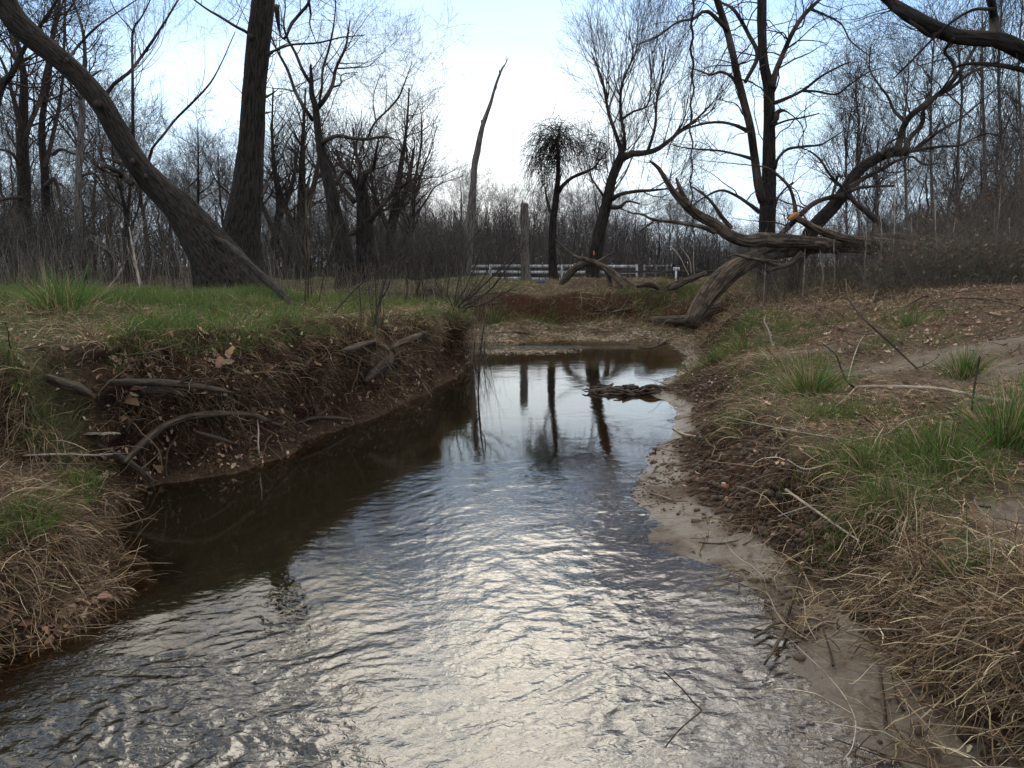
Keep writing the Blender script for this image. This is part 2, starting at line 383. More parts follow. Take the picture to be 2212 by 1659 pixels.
me = mesh_np('ground', GV.reshape(-1, 3), GQ, gm, True, None, {'zone': zone, 'wet': wet})
GROUND = link('ground', me); bpy.context.view_layer.update()
tag(GROUND, 'creek banks of dark soil, sand and turf with meadow beyond', None, None, 'structure')
# lookup grid for placing things
LX0, LY0, LS = -15.0, 0.0, 0.04
lgx = np.arange(LX0, 15.01, LS); lgy = np.arange(LY0, 32.01, LS)
LXX, LYY = np.meshgrid(lgx, lgy, indexing='ij')
LH = height(LXX, LYY)
def hz(x, y):
    x = np.asarray(x, float); y = np.asarray(y, float)
    fx = np.clip((x - LX0) / LS, 0, len(lgx) - 2.001); fy = np.clip((y - LY0) / LS, 0, len(lgy) - 2.001)
    i = fx.astype(int); j = fy.astype(int); fx = fx - i; fy = fy - j
    z = (LH[i, j] * (1 - fx) + LH[i + 1, j] * fx) * (1 - fy) + (LH[i, j + 1] * (1 - fx) + LH[i + 1, j + 1] * fx) * fy
    out = (x < LX0) | (x > 15) | (y > 32) | (y < 0)
    if np.any(out): z = np.where(out, height(x, y), z)
    return z
def ground_at(px, py):
    """where the ray through a picture point meets the ground"""
    d = ray(px, py)
    ok, loc, _, _ = GROUND.ray_cast((0, 0, H), tuple(float(v) for v in d / np.linalg.norm(d)), distance=120.0)
    if not ok: return np.array([0, 0, H]) + d * 90
    return np.array(loc) if loc[2] > 0 else atz(px, py, 0.0)
print('ground', time.time() - T0)
# ------------------------------------------------------------------ water
wth = np.radians(np.linspace(-46, 46, 1000)); wr = np.geomspace(0.9, 19.5, 900)
WX = np.outer(wr, np.sin(wth)); WY = np.outer(wr, np.cos(wth))
dW = sdist(WX, WY)
wx = WX + 0.10 * fbm(WX * 2.5, WY * 2.5, 81, 2); wy = WY + 0.10 * fbm(WX * 2.5 + 9, WY * 2.5, 83, 2)
ca, sa = math.cos(0.45), math.sin(0.45)
u = wx * ca + wy * sa; v = -wx * sa + wy * ca
w1 = fbm(u * 3.4, v * 6.2, 91, 2)            # long crossing ripples
w2 = fbm(wx * 11 + wy * 3, wy * 15 - wx * 5, 93, 3)
w3 = 1 - np.abs(fbm(u * 9, v * 17, 95, 2)) * 2
w4 = fbm(wx * 28, wy * 46, 97, 2)
calm = 0.10 + 0.90 * np.clip(1 - (WY - 2.0) / 3.6, 0, 1) ** 0.9
calm = calm * (0.45 + 0.55 * sst(0.5 + 1.1 * fbm(WX * 0.8, WY * 0.8, 99, 2)))
calm = calm * (1 - 0.75 * np.exp(-((dW + 0.0) / 0.9) ** 2) * (WX < -0.3) * (WY > 2.6))
calm = calm * (1 - 0.7 * sst((-0.25 - WX) / 1.0) * sst((WY - 2.9) / 1.0) * sst((7.0 - WY) / 2))   # slack water under the left bank
riff = np.exp(-(((WX - atz(1200, 750)[0]) / 1.7) ** 2 + ((WY - atz(1200, 750)[1]) / 0.36) ** 2))
calm = calm * (1 + 0.9 * sst((-0.1 - WX) / 1.2) * sst((3.3 - WY) / 0.9))
amp = calm + 1.0 * riff
WZ = amp * (0.0050 * w1 + 0.0038 * w2 + 0.0018 * w3 + 0.0009 * w4) * (0.55 + 0.9 * sst(0.5 + 1.2 * fbm(WX * 1.7 + 4, WY * 1.2, 98, 2))) + riff * 0.004 * fbm(WX * 12, WY * 14, 87, 2)
keep = dW < 0.35
WI = np.arange(WX.size).reshape(WX.shape)
q = np.stack([WI[:-1, :-1], WI[:-1, 1:], WI[1:, 1:], WI[1:, :-1]], -1).reshape(-1, 4)
kq = (keep[:-1, :-1] | keep[1:, 1:]).reshape(-1)
q = q[kq]
WV = np.stack([WX, WY, WZ], -1).reshape(-1, 3)
bedz = height(WX, WY).reshape(-1)
depth = np.clip(-bedz / 0.30, 0, 1)
used = np.unique(q); remap = -np.ones(len(WV), int); remap[used] = np.arange(len(used))
wm = bpy.data.materials.new('creek_water'); wm.use_nodes = True; t = wm.node_tree; t.nodes.clear()
ge = N(t, 'ShaderNodeNewGeometry')
mp = N(t, 'ShaderNodeMapping'); mp.inputs['Scale'].default_value = (1.0, 1.35, 1.0); mp.inputs['Rotation'].default_value = (0, 0, 0.2); L(t, ge.outputs['Position'], mp.inputs[0])
na = N(t, 'ShaderNodeTexNoise', inp={'Scale': 34.0, 'Detail': 3.0, 'Roughness': 0.5, 'Distortion': 0.7}); L(t, mp.outputs[0], na.inputs['Vector'])
at_ = N(t, 'ShaderNodeAttribute', attribute_name='water'); ss_ = N(t, 'ShaderNodeSeparateColor'); L(t, at_.outputs['Color'], ss_.inputs[0])
bm = N(t, 'ShaderNodeBump', inp={'Distance': 0.0034}); L(t, na.outputs[0], bm.inputs['Height']); L(t, ss_.outputs[1], bm.inputs['Strength'])
gl = N(t, 'ShaderNodeBsdfGlossy', inp={'Roughness': 0.004, 'Color': (1, 1, 1, 1)}); L(t, bm.outputs[0], gl.inputs['Normal'])
tr = N(t, 'ShaderNodeBsdfTransparent', inp={0: (0.70, 0.55, 0.34, 1)})
df = N(t, 'ShaderNodeBsdfDiffuse', inp={0: (0.011, 0.009, 0.005, 1)})
m1 = N(t, 'ShaderNodeMixShader'); L(t, ss_.outputs[0], m1.inputs[0]); L(t, tr.outputs[0], m1.inputs[1]); L(t, df.outputs[0], m1.inputs[2])
fr = N(t, 'ShaderNodeFresnel', inp={'IOR': 1.62}); L(t, bm.outputs[0], fr.inputs['Normal'])
m2 = N(t, 'ShaderNodeMixShader'); L(t, fr.outputs[0], m2.inputs[0]); L(t, m1.outputs[0], m2.inputs[1]); L(t, gl.outputs[0], m2.inputs[2])
out = N(t, 'ShaderNodeOutputMaterial'); L(t, m2.outputs[0], out.inputs[0])
M['water'] = wm
wa = np.stack([0.05 + 0.95 * sst(depth * 1.25), np.clip(amp.reshape(-1), 0.03, 1), np.zeros(len(depth))], -1)
me = mesh_np('water', WV[used], remap[q], wm, True, None, {'water': wa[used]})
tag(link('water', me), 'shallow rippled creek water reflecting the sky', None, None, 'structure')
print('water', time.time() - T0)
# ------------------------------------------------------------------ tubes and branches (all vectorised)
def unit(a): return a / (np.linalg.norm(a, axis=-1, keepdims=True) + 1e-12)
class Tubes:
    def __init__(self): self.V = []; self.F = []; self.A = []; self.C = []; self.n = 0
    def add(self, P, R, S=4, rough=0.0, lobes=0.0, tint=None, cap=True, seed=1):
        P = np.asarray(P, float); R = np.asarray(R, float)
        if P.ndim == 2: P = P[None]; R = R[None]
        B, K, _ = P.shape
        Tn = np.gradient(P, axis=1); Tn = unit(Tn)
        ref = np.where(np.abs(Tn[:, :1, 2:3]) > 0.8, np.array([1.0, 0.13, 0.0]), np.array([0.05, 0.1, 1.0]))
        mean = unit(P[:, -1:] - P[:, :1])
        ref = np.where(np.abs(mean[..., 2:3]) > 0.75, np.array([1.0, 0.13, 0.0]), np.array([0.05, 0.1, 1.0]))
        U = unit(np.cross(Tn, ref)); W = np.cross(Tn, U)
        th = np.linspace(0, 2 * np.pi, S, endpoint=False)
        seg = np.linalg.norm(np.diff(P, axis=1), axis=2); ln = np.concatenate([np.zeros((B, 1)), np.cumsum(seg, 1)], 1)
        RR_ = R[:, :, None] * np.ones(S)
        if rough > 0:
            off = (np.arange(B) * 7.7 + seed * 3.1)[:, None, None]
            ct = np.cos(th)[None, None]; st = np.sin(th)[None, None]
            l = ln[:, :, None]; r0 = np.maximum(R[:, :, None], 0.01)
            f1 = fbm((ct * r0 * 22 + off) + st * 3.3 * r0 + 0 * l, l * 3.0 + st * r0 * 22, 300 + seed, 3, 0.6)
            ridge = None; f2 = fbm(ct * 1.2 + off + l * 1.3, st * 1.2 + l * 1.5, 320 + seed, 2)
            ridge = 1 - np.abs(fbm(ct * r0 * 30 + off, st * r0 * 30 + l * 1.6, 340 + seed, 2)) * 2
            RR_ = RR_ * (1 + rough * (0.5 * f1 + 0.9 * f2)) + rough * 0.26 * (ridge - 0.5) * np.minimum(R[:, :, None], 0.3)
        X = P[:, :, None, :] + RR_[..., None] * (np.cos(th)[None, None, :, None] * U[:, :, None] + np.sin(th)[None, None, :, None] * W[:, :, None])
        bk = np.stack([np.cos(th)[None, None] * R[:, :, None], np.sin(th)[None, None] * R[:, :, None], ln[:, :, None] + 0 * R[:, :, None] * th], -1)
        bk = bk + (np.arange(B) * 3.7)[:, None, None, None]
        base = self.n + (np.arange(B) * K * S)[:, None, None] + (np.arange(K - 1) * S)[None, :, None] + np.arange(S)[None, None]
        nx = self.n + (np.arange(B) * K * S)[:, None, None] + (np.arange(K - 1) * S)[None, :, None] + ((np.arange(S) + 1) % S)[None, None]
        q = np.stack([base, nx, nx + S, base + S], -1).reshape(-1, 4)
        self.V.append(X.reshape(-1, 3)); self.A.append(bk.reshape(-1, 3)); self.F.append(q)
        if tint is not None: self.C.append(np.broadcast_to(tint[:, None, None, :] if np.ndim(tint) == 2 else tint, (B, K, S, 3)).reshape(-1, 3))
        self.n += B * K * S
        if cap and S > 4:
            for e_, sgn in ((0, 1), (K - 1, -1)):
                c = P[:, e_]; self.V.append(c); self.A.append(bk[:, e_].mean(1) + 0.01)
                if tint is not None: self.C.append(np.broadcast_to(tint, (B, 3)))
                rim = (self.n - 0) - B * K * S if e_ == 0 else self.n - B * K * S - B
                rb = rim + (np.arange(B) * K * S)[:, None] + e_ * S + np.arange(S)[None]
                rn = rim + (np.arange(B) * K * S)[:, None] + e_ * S + ((np.arange(S) + 1) % S)[None]
                ci = np.broadcast_to((self.n + np.arange(B))[:, None], rb.shape)
                tri = np.stack([rb, ci, rn] if sgn > 0 else [rb, rn, ci], -1).reshape(-1, 3)
                self.F.append(tri); self.n += B
        return self
    def mesh(self, name, m, smooth=True):
        F4 = [f for f in self.F if f.shape[1] == 4]; F3 = [f for f in self.F if f.shape[1] == 3]
        fs = []
        if F4: fs.append(np.concatenate(F4))
        if F3: fs.append(np.concatenate(F3))
        return mesh_np(name, np.concatenate(self.V), fs, m, smooth, {'bark': np.concatenate(self.A)}, {'tint': np.concatenate(self.C)} if self.C else None)
def spline(P, R, K):
    """Catmull-Rom resample to K points"""
    P = np.asarray(P, float); R = np.asarray(R, float)
    if len(P) == 2: P = np.array([P[0], P[0] * .5 + P[1] * .5, P[1]]); R = np.array([R[0], R[0] * .5 + R[1] * .5, R[1]])
    Q = np.concatenate([P, R[:, None]], 1)
    Q = np.concatenate([2 * Q[:1] - Q[1:2], Q, 2 * Q[-1:] - Q[-2:-1]])
    sg = np.linalg.norm(np.diff(P, axis=0), axis=1); cu = np.concatenate([[0], np.cumsum(sg)])
    s = np.linspace(0, cu[-1], K); i = np.clip(np.searchsorted(cu, s, side='right') - 1, 0, len(P) - 2)
    f = ((s - cu[i]) / (cu[i + 1] - cu[i] + 1e-9))[:, None]
    a, b_, c, d = Q[i], Q[i + 1], Q[i + 2], Q[i + 3]
    o = 0.5 * (2 * b_ + (c - a) * f + (2 * a - 5 * b_ + 4 * c - d) * f ** 2 + (3 * b_ - a - 3 * c + d) * f ** 3)
    return o[:, :3], np.maximum(o[:, 3], 0.001)
def grow(rng, P, R, n, length, ang=(35, 65), K=6, rf=0.6, up=0.15, wig=0.25, t0=0.15, t1=1.0, rmin=0.0015, taper=0.25, endw=1.5, droop=0.0, rmax=1.0):
    """spawn n child branches from parent polylines P (B,Kp,3), R (B,Kp)"""
    B, Kp, _ = P.shape
    ln = np.linalg.norm(np.diff(P, axis=1), axis=2).sum(1)
    pr = ln ** 0.8; pr /= pr.sum()
    bi = rng.choice(B, n, p=pr); t = t0 + (t1 - t0) * rng.random(n) ** (1 / endw)
    f = np.clip(t * (Kp - 1), 0, Kp - 1.001); i = f.astype(int); f = (f - i)[:, None]
    p = P[bi, i] * (1 - f) + P[bi, i + 1] * f
    r = R[bi, i] * (1 - f[:, 0]) + R[bi, i + 1] * f[:, 0]
    tg = unit(P[bi, i + 1] - P[bi, i])
    a = unit(rng.normal(size=(n, 3))); s = unit(a - (a * tg).sum(1, keepdims=True) * tg)
    an = np.radians(rng.uniform(ang[0], ang[1], n))[:, None]
    d = tg * np.cos(an) + s * np.sin(an)
    Lc = (rng.uniform(0.55, 1.25, n) * length * (1.15 - 0.5 * t))
    if np.ndim(length) == 0: Lc = np.minimum(Lc, ln[bi] * 0.9)
    out = np.empty((n, K, 3)); out[:, 0] = p
    st = (Lc / (K - 1))[:, None]
    for k in range(1, K):
        d = unit(d + rng.normal(size=(n, 3)) * wig * 0.6 + np.array([0, 0, up * 0.5 - droop * k / K]))
        out[:, k] = out[:, k - 1] + d * st
    r0 = np.clip(np.minimum(r * rf, rmax), rmin, None) * rng.uniform(0.7, 1.0, n)
    RRc = r0[:, None] * np.linspace(1, taper, K)[None]
    RRc = np.maximum(RRc, rmin * 0.7)
    return out, RRc
def limbs(spec, K=24):
    Ps, Rs = [], []
    for P, R in spec:
        p, r = spline(P, R, K); Ps.append(p); Rs.append(r)
    return np.array(Ps), np.array(Rs)
def pxl(pts, Y, dY=0.0, jit=0.0, seed=0):
    """limb drawn in picture points (x, y, width) standing Y metres away"""
    P, R = [], []
    n = len(pts)
    for i, (x, y, wd) in enumerate(pts):
        Yi = Y + dY * i / max(1, n - 1) + jit * math.sin(i * 2.3 + seed)
        P.append(atY(x, y, Yi)); R.append(max(0.002, 0.5 * wd * Yi / F))
    return np.array(P), np.array(R)
def c1(pts): return [(x * .4032, y * .4032, wd * .4032) for x, y, wd in pts]
def c2(pts): return [(737.5 + x * .4032, y * .4032, wd * .4032) for x, y, wd in pts]
def c3(pts): return [(1475 + x * .4032, y * .4032, wd * .4032) for x, y, wd in pts]
def c4(pts): return [(1338 + x * .3952, 306.6 + y * .3952, wd * .3952) for x, y, wd in pts]
def c6(pts): return [(557.5 + x * .3361, y * .3361, wd * .3361) for x, y, wd in pts]
TREES = {}
def tree(name, label, cat, trunk, boughs, levels, m='dark_bark', mt='twig', group=None, seed=1, S=28, rough=0.10, Kt=60, flare=0.0, ground=True, tr_lobe=0, jit=0.25):
    """trunk: (points, Y[, dY]); boughs: list of (points, Y, dY); levels: list of dicts for grow"""
    rng = np.random.default_rng(seed)
    tp, tr_ = pxl(trunk[0], trunk[1], trunk[2] if len(trunk) > 2 else 0)
    if ground:
        g0 = float(hz(tp[0, 0], tp[0, 1])); dirn = tp[1] - tp[0]
        base = tp[0].copy(); base[2] = g0 - 0.15
        if tp[0, 2] > base[2] + 0.05:
            tp = np.vstack([base, tp]); tr_ = np.concatenate([[tr_[0] * 1.12], tr_])
        else: tp[0, 2] = base[2]
    P, R = spline(tp, tr_, Kt)
    org = P[0].copy()
    if flare:
        z = np.linalg.norm(P - P[0], axis=1); R = R * (1 + flare * np.exp(-z / 0.35))
    root = thing(name, org, label, cat, group)
    tb = Tubes().add(P - org, R, S, rough, seed=seed)
    BP, BR = [], []
    for bo in boughs:
        bp, br = pxl(bo[0], bo[1], bo[2] if len(bo) > 2 else 0, jit if len(bo[0]) > 3 else 0, seed)
        bp, br = spline(bp, br, 24); BP.append(bp); BR.append(br)
    P24, R24 = spline(P[int(Kt * 0.3):], R[int(Kt * 0.3):], 24)
    link('trunk', tb.mesh('trunk', M[m]), root)
    cr = Tubes()
    if BP: cr.add(np.array(BP) - org, np.array(BR), 9, rough * 0.8, seed=seed + 5, cap=True)
    par = (np.array(BP + [P24]), np.array(BR + [R24]))
    cur = par
    for li, lv in enumerate(levels):
        lv = dict(lv); n = lv.pop('n'); src = lv.pop('src', None); S_ = lv.pop('S', 4 if li < 1 else 3)
        p, r = grow(rng, cur[0], cur[1], n, lv.pop('length'), **lv)
        cr.add(p - org, r, S_, cap=False); cur = (p, r)
    if cr.n: link('crown', cr.mesh('crown', M[mt]), root)
    return root
def lv(n, length, **k): return dict(n=n, length=length, **k)
TW = lambda a, b_, c_, d_, l=1.0, **k: [lv(a, 1.6 * l, K=8, wig=0.28, rf=0.5, **k), lv(b_, 0.9 * l, K=6, wig=0.3, rf=0.6, **k), lv(c_, 0.5 * l, K=5, wig=0.3, rmin=0.0022, **k), lv(d_, 0.28 * l, K=4, wig=0.25, rmin=0.0018, **k)]
# ---- the two big willows on the left bank
tree('leaning_willow', 'thick dark willow trunk leaning left across the sky above the grassy left bank', 'tree',
     ([(500, 632, 140), (474, 572, 112), (434, 510, 84), (385, 447, 62), (330, 392, 52), (292, 345, 44), (258, 290, 44), (220, 225, 42), (172, 165, 42), (118, 118, 44), (60, 72, 46), (25, 30, 44), (8, -20, 42), (4, -80, 40), (-15, -160, 36)], 11.0),
     [(c1([(520, 560, 40), (560, 520, 24), (610, 450, 19), (690, 390, 16), (760, 300, 15), (830, 200, 13), (900, 90, 10), (960, -10, 8)]), 11.0, 1.0),
      (c1([(710, 870, 26), (714, 800, 20), (712, 650, 17), (710, 400, 14), (712, 170, 12), (760, 90, 8), (810, -10, 6)]), 11.0, 0.6),
      (c1([(712, 170, 10), (680, 130, 6), (620, 60, 5), (590, 0, 4)]), 11.3, 0),
      (c1([(780, 950, 22), (795, 880, 15), (812, 800, 13), (870, 730, 12), (940, 640, 12), (1060, 520, 11), (1130, 440, 9), (1190, 330, 6), (1260, 170, 4)]), 11.0, 0.8),
      (c1([(350, 330, 18), (400, 270, 13), (470, 190, 12), (550, 120, 9), (640, 60, 7), (745, -10, 5)]), 11.0, 0.5),
      (c1([(700, 975, 40), (660, 950, 34), (620, 915, 30), (580, 895, 26), (545, 880, 22)]), 11.0, -0.5),
      (c1([(640, 870, 26), (600, 858, 14), (560, 848, 4)]), 10.8, -0.2),
      (c1([(630, 940, 14), (560, 915, 12), (520, 890, 8), (487, 862, 4)]), 10.6, -0.3),
      (c1([(900, 1080, 30), (925, 1060, 20), (920, 1040, 8)]), 10.9, 0),
      (c1([(420, 545, 14), (450, 610, 9), (480, 640, 5)]), 10.9, -0.2),
      (c1([(900, 1060, 14), (1000, 1010, 8), (1060, 950, 5), (1090, 870, 3)]), 11.3, 0.4)],
     [lv(80, 1.1, K=8, wig=0.15, rf=0.3, up=0.4, t0=.25, ang=(20, 45), rmax=.012), lv(260, 0.6, K=6, wig=0.2, up=0.3), lv(500, 0.35, K=4, wig=0.2, rmin=0.0018)], m='willow', mt='twig', seed=11, S=72, rough=0.13, Kt=220, flare=0.30)
tree('upright_willow', 'massive upright grey willow trunk rising behind the foot of the leaning willow', 'tree',
     ([(516, 600, 112), (517, 545, 92), (523, 480, 74), (533, 420, 64), (541, 330, 54), (546, 240, 49), (553, 150, 47), (562, 60, 45), (572, -30, 43), (580, -150, 40)], 12.3),
     [(c1([(1345, 200, 26), (1320, 172, 16), (1260, 140, 14), (1180, 90, 13), (1110, 50, 10), (1035, -5, 8)]), 12.2, -0.5),
      (c1([(1440, 290, 24), (1470, 272, 13), (1560, 240, 11), (1700, 230, 9), (1829, 200, 7), (1950, 190, 4)]), 12.2, -1.2),
      (c1([(1255, 1070, 14), (1220, 1030, 9), (1160, 970, 7), (1120, 880, 5), (1080, 790, 4)]), 12.2, -0.4),
      (c1([(1400, 1060, 16), (1440, 960, 10), (1500, 850, 8), (1550, 740, 6), (1620, 640, 4)]), 12.4, 0.5),
      (c1([(1425, 520, 14), (1460, 500, 8), (1490, 478, 4)]), 12.2, -0.2),
      (c1([(1425, 605, 10), (1450, 600, 5), (1478, 592, 3)]), 12.2, -0.2),
      (c1([(1480, 30, 30), (1500, 180, 12), (1530, 200, 14), (1560, 130, 17), (1610, 70, 16), (1650, 20, 15), (1670, -60, 14)]), 11.9, -0.8),
      (c1([(1655, 10, 12), (1665, 70, 9), (1660, 130, 7), (1680, 190, 5), (1700, 240, 3)]), 11.2, 0)],
     [lv(60, 1.0, K=8, wig=0.2, rf=0.35, up=0.1, t0=.3, rmax=.012), lv(220, 0.6, K=6, wig=0.25), lv(420, 0.3, K=4, wig=0.2, rmin=0.0018)], m='willow', mt='twig', seed=12, S=72, rough=0.10, Kt=200, flare=0.25)
gpole = ground_at(634, 664)
r_ = thing('leaning_dead_pole', atY(628, 665, 9.4), 'long dark dead pole propped from the willow fork down to the bank edge', 'dead branch')
P, R = pxl(c1([(1100, 1262, 12), (1150, 1275, 22), (1200, 1300, 34), (1260, 1345, 42), (1330, 1410, 40), (1430, 1505, 42), (1510, 1570, 44), (1582, 1655, 46)]), 11.3, gpole[1] - 11.3)
P, R = spline(P, R, 60); P -= np.array(r_.location); link('pole', Tubes().add(P, R, 20, 0.10).mesh('pole', M['willow']), r_)
# ---- middle group
tree('forked_bare_tree', 'tall forked bare tree with wide sinuous limb right of the upright willow', 'tree',
     (c6([(565, 1740, 120), (545, 1600, 112), (500, 1400, 88), (460, 1200, 78), (415, 1020, 58), (395, 900, 50), (378, 780, 44), (370, 690, 40), (345, 600, 32), (343, 500, 24), (338, 415, 14)]), 19.0),
     [(c6([(350, 770, 26), (290, 680, 22), (240, 590, 20), (190, 450, 18), (120, 320, 14), (70, 200, 10), (30, 120, 6)]), 19.0, 1),
      (c6([(345, 540, 26), (290, 460, 20), (240, 340, 18), (190, 250, 15), (165, 160, 11), (175, 50, 8), (170, -20, 6)]), 19.0, -1),
      (c6([(385, 690, 34), (440, 620, 28), (480, 540, 22), (500, 440, 19), (560, 310, 15), (580, 200, 11), (590, 130, 6)]), 19.0, 1),
      (c6([(395, 640, 18), (410, 560, 16), (415, 450, 15), (450, 330, 13), (480, 200, 11), (495, 80, 8), (500, -20, 6)]), 19.0, 0.5),
      (c6([(405, 920, 40), (450, 895, 28), (520, 872, 24), (600, 888, 22), (700, 895, 20), (790, 880, 15), (850, 885, 11), (890, 900, 6), (930, 888, 4)]), 19.0, -1.5),
      (c6([(700, 893, 14), (750, 790, 13), (830, 710, 12), (900, 630, 11), (935, 550, 9), (960, 480, 6), (990, 400, 4)]), 18.4, -.5),
      (c6([(755, 770, 8), (740, 680, 7), (745, 600, 6), (785, 480, 4)]), 18.2, -.5),
      (c6([(495, 440, 12), (560, 438, 10), (650, 432, 8), (710, 425, 6), (760, 380, 4), (810, 330, 3)]), 19.3, 1),
      (c6([(480, 560, 12), (530, 540, 10), (540, 480, 7), (640, 465, 4)]), 19.3, 0.6),
      (c6([(500, 1180, 30), (560, 1100, 22), (640, 1180, 18)]), 19.5, 0.6)],
     [lv(90, 1.5, K=8, wig=0.25, rf=0.5, rmax=.02, t0=.3), lv(380, 0.9, K=7, wig=0.28), lv(1100, 0.55, K=5, wig=0.3, rmin=.003), lv(1500, 0.3, K=4, rmin=.0025)], m='dark_bark', mt='twig', seed=21, S=24, flare=0.2)
tree('broken_stub_tree', 'thick broken bare tree with torn pale bark patch beside the forked tree', 'tree',
     (c6([(700, 1740, 150), (695, 1620, 130), (690, 1480, 110), (680, 1350, 92), (665, 1230, 80), (640, 1160, 60)]), 20.0),
     [(c6([(650, 1240, 50), (690, 1120, 40), (740, 1080, 26), (760, 960, 14), (775, 880, 8)]), 20, -1),
      (c6([(640, 1220, 40), (600, 1150, 34), (530, 1040, 24), (500, 960, 12)]), 20, 1),
      (c6([(700, 1440, 44), (790, 1330, 34), (860, 1250, 24), (960, 1170, 14), (990, 1120, 8)]), 20, -0.6),
      (c6([(640, 1480, 40), (560, 1520, 24), (480, 1560, 14)]), 20, -0.6),
      (c6([(620, 1300, 36), (540, 1200, 26), (480, 1090, 18), (440, 980, 10), (430, 880, 6)]), 20, 1.4),
      (c6([(660, 1200, 26), (650, 1080, 22), (620, 950, 14), (610, 820, 8)]), 20, 1)],
     [lv(120, 1.6, K=8, wig=0.3, rf=0.5, rmax=.022, up=.3), lv(420, 0.9, K=6, wig=0.3, up=.25), lv(1100, 0.5, K=5, rmin=.003), lv(1200, 0.3, K=4, rmin=.0025)], m='dark_bark', mt='twig', seed=22, S=24, flare=0.15)
tree('slender_forked_tree', 'slender young tree with upswept fork standing left of the tall bare snag', 'tree',
     (c6([(985, 1740, 44), (985, 1600, 42), (988, 1450, 38), (997, 1300, 32), (1000, 1180, 26)]), 27.0),
     [(c6([(1000, 1240, 22), (975, 1120, 16), (955, 980, 12), (945, 850, 8), (940, 700, 4)]), 27, 1),
      (c6([(1000, 1230, 22), (1015, 1120, 16), (1045, 950, 12), (1050, 800, 8), (1045, 700, 4)]), 27, -1),
      (c6([(1000, 1300, 16), (1060, 1080, 12), (1110, 960, 8), (1150, 800, 5)]), 27, 0.5),
      (c6([(1000, 1400, 16), (1080, 1290, 12), (1130, 1210, 8), (1200, 1170, 5), (1320, 1130, 3)]), 27, -0.5)],
     [lv(60, 1.6, K=8, wig=0.2, rf=0.5, up=.3), lv(300, 0.9, K=6, up=.2), lv(800, 0.5, K=5, rmin=.0035)], m='grey_bark', mt='twig', seed=23, S=14)
tree('bare_snag', 'tall bare branchless snag tapering to a sharp tip against the open sky', 'tree',
     (c2([(672, 1530, 50), (676, 1420, 46), (688, 1240, 43), (700, 1080, 38), (712, 900, 33), (735, 780, 28), (752, 690, 24), (775, 620, 20), (800, 550, 17), (820, 480, 13), (840, 420, 12), (860, 370, 10), (880, 340, 6), (895, 305, 2)]), 24.0),
     [(c2([(758, 660, 22), (752, 645, 14), (756, 650, 4)]), 24.0, 0), (c2([(852, 402, 10), (846, 384, 6), (849, 372, 2)]), 24, 0), (c2([(822, 480, 12), (829, 468, 7), (834, 452, 2)]), 24, 0), (c2([(885, 330, 4), (882, 312, 3), (886, 296, 1)]), 24, 0), (c2([(716, 880, 14), (708, 868, 8), (704, 850, 3)]), 24, 0)], [], m='grey_bark', mt='grey_bark', seed=31, S=26, rough=0.24, Kt=160)
tree('short_broken_trunk', 'short broken off dark trunk standing in front of the white fence', 'dead trunk',
     (c2([(990, 1530, 64), (985, 1450, 50), (982, 1330, 46), (981, 1200, 44), (980, 1110, 42), (982, 1088, 38)]), 26.0),
     [(c2([(974, 1110, 16), (972, 1085, 8), (974, 1068, 3)]), 26, 0), (c2([(990, 1110, 16), (988, 1095, 8)]), 26, 0)], [], m='grey_bark', mt='grey_bark', seed=32, S=24, rough=.12)
# ---- vine covered tree
vt = tree('vine_covered_tree', 'slim tree with a drooping mop of dark hanging vines on its broken top', 'tree',
     (c2([(1140, 1530, 60), (1132, 1420, 46), (1130, 1300, 42), (1135, 1180, 38), (1150, 1060, 34), (1160, 950, 24), (1160, 830, 20), (1155, 740, 16)]), 23.0),
     [(c2([(1155, 1040, 26), (1190, 990, 20), (1240, 950, 18), (1300, 925, 16), (1350, 900, 12), (1390, 850, 9), (1440, 790, 5)]), 23, -1),
      (c2([(1120, 1140, 16), (1100, 1060, 12), (1090, 1000, 7)]), 23, 0.3)],
     [lv(20, 0.8, K=7, wig=0.3, rf=0.5, t0=.5), lv(60, 0.5, K=5)], m='dark_bark', mt='twig', seed=33, S=20)
def vine_mop(root, cx, cy, rx, ry, Y, n, seed, drop):
    rng = np.random.default_rng(seed); org = np.array(root.location)
    c = atY(cx, cy, Y); K = 9
    p = c + np.stack([rng.normal(0, rx * .45, n), rng.normal(0, rx * .45, n), rng.normal(0, ry, n)], -1)
    out = np.empty((n, K, 3)); out[:, 0] = p
    d = unit(np.stack([rng.normal(-.15, .6, n), rng.normal(0, .6, n), rng.uniform(-0.4, 0.9, n)], -1)) * 1.0
    Ls = rng.uniform(0.5, 1.0, n) * drop
    for k in range(1, K):
        d = unit(d + rng.normal(size=(n, 3)) * .16 + np.array([0, 0, -0.34]))
        out[:, k] = out[:, k - 1] + d * (Ls / (K - 1))[:, None]
    R = np.linspace(1, .4, K)[None] * rng.uniform(.004, .010, n)[:, None]
    link('hanging_vines', Tubes().add(out - org, R, 3, cap=False).mesh('hanging_vines', M['dark_bark']), root)
vine_mop(vt, 1202, 305, 0.62, 0.30, 23.0, 460, 5, 1.7); vine_mop(vt, 1180, 345, 0.55, 0.45, 23.0, 260, 7, 1.1)
vine_mop(vt, 1282, 325, 0.6, 0.35, 22.3, 240, 6, 1.1)
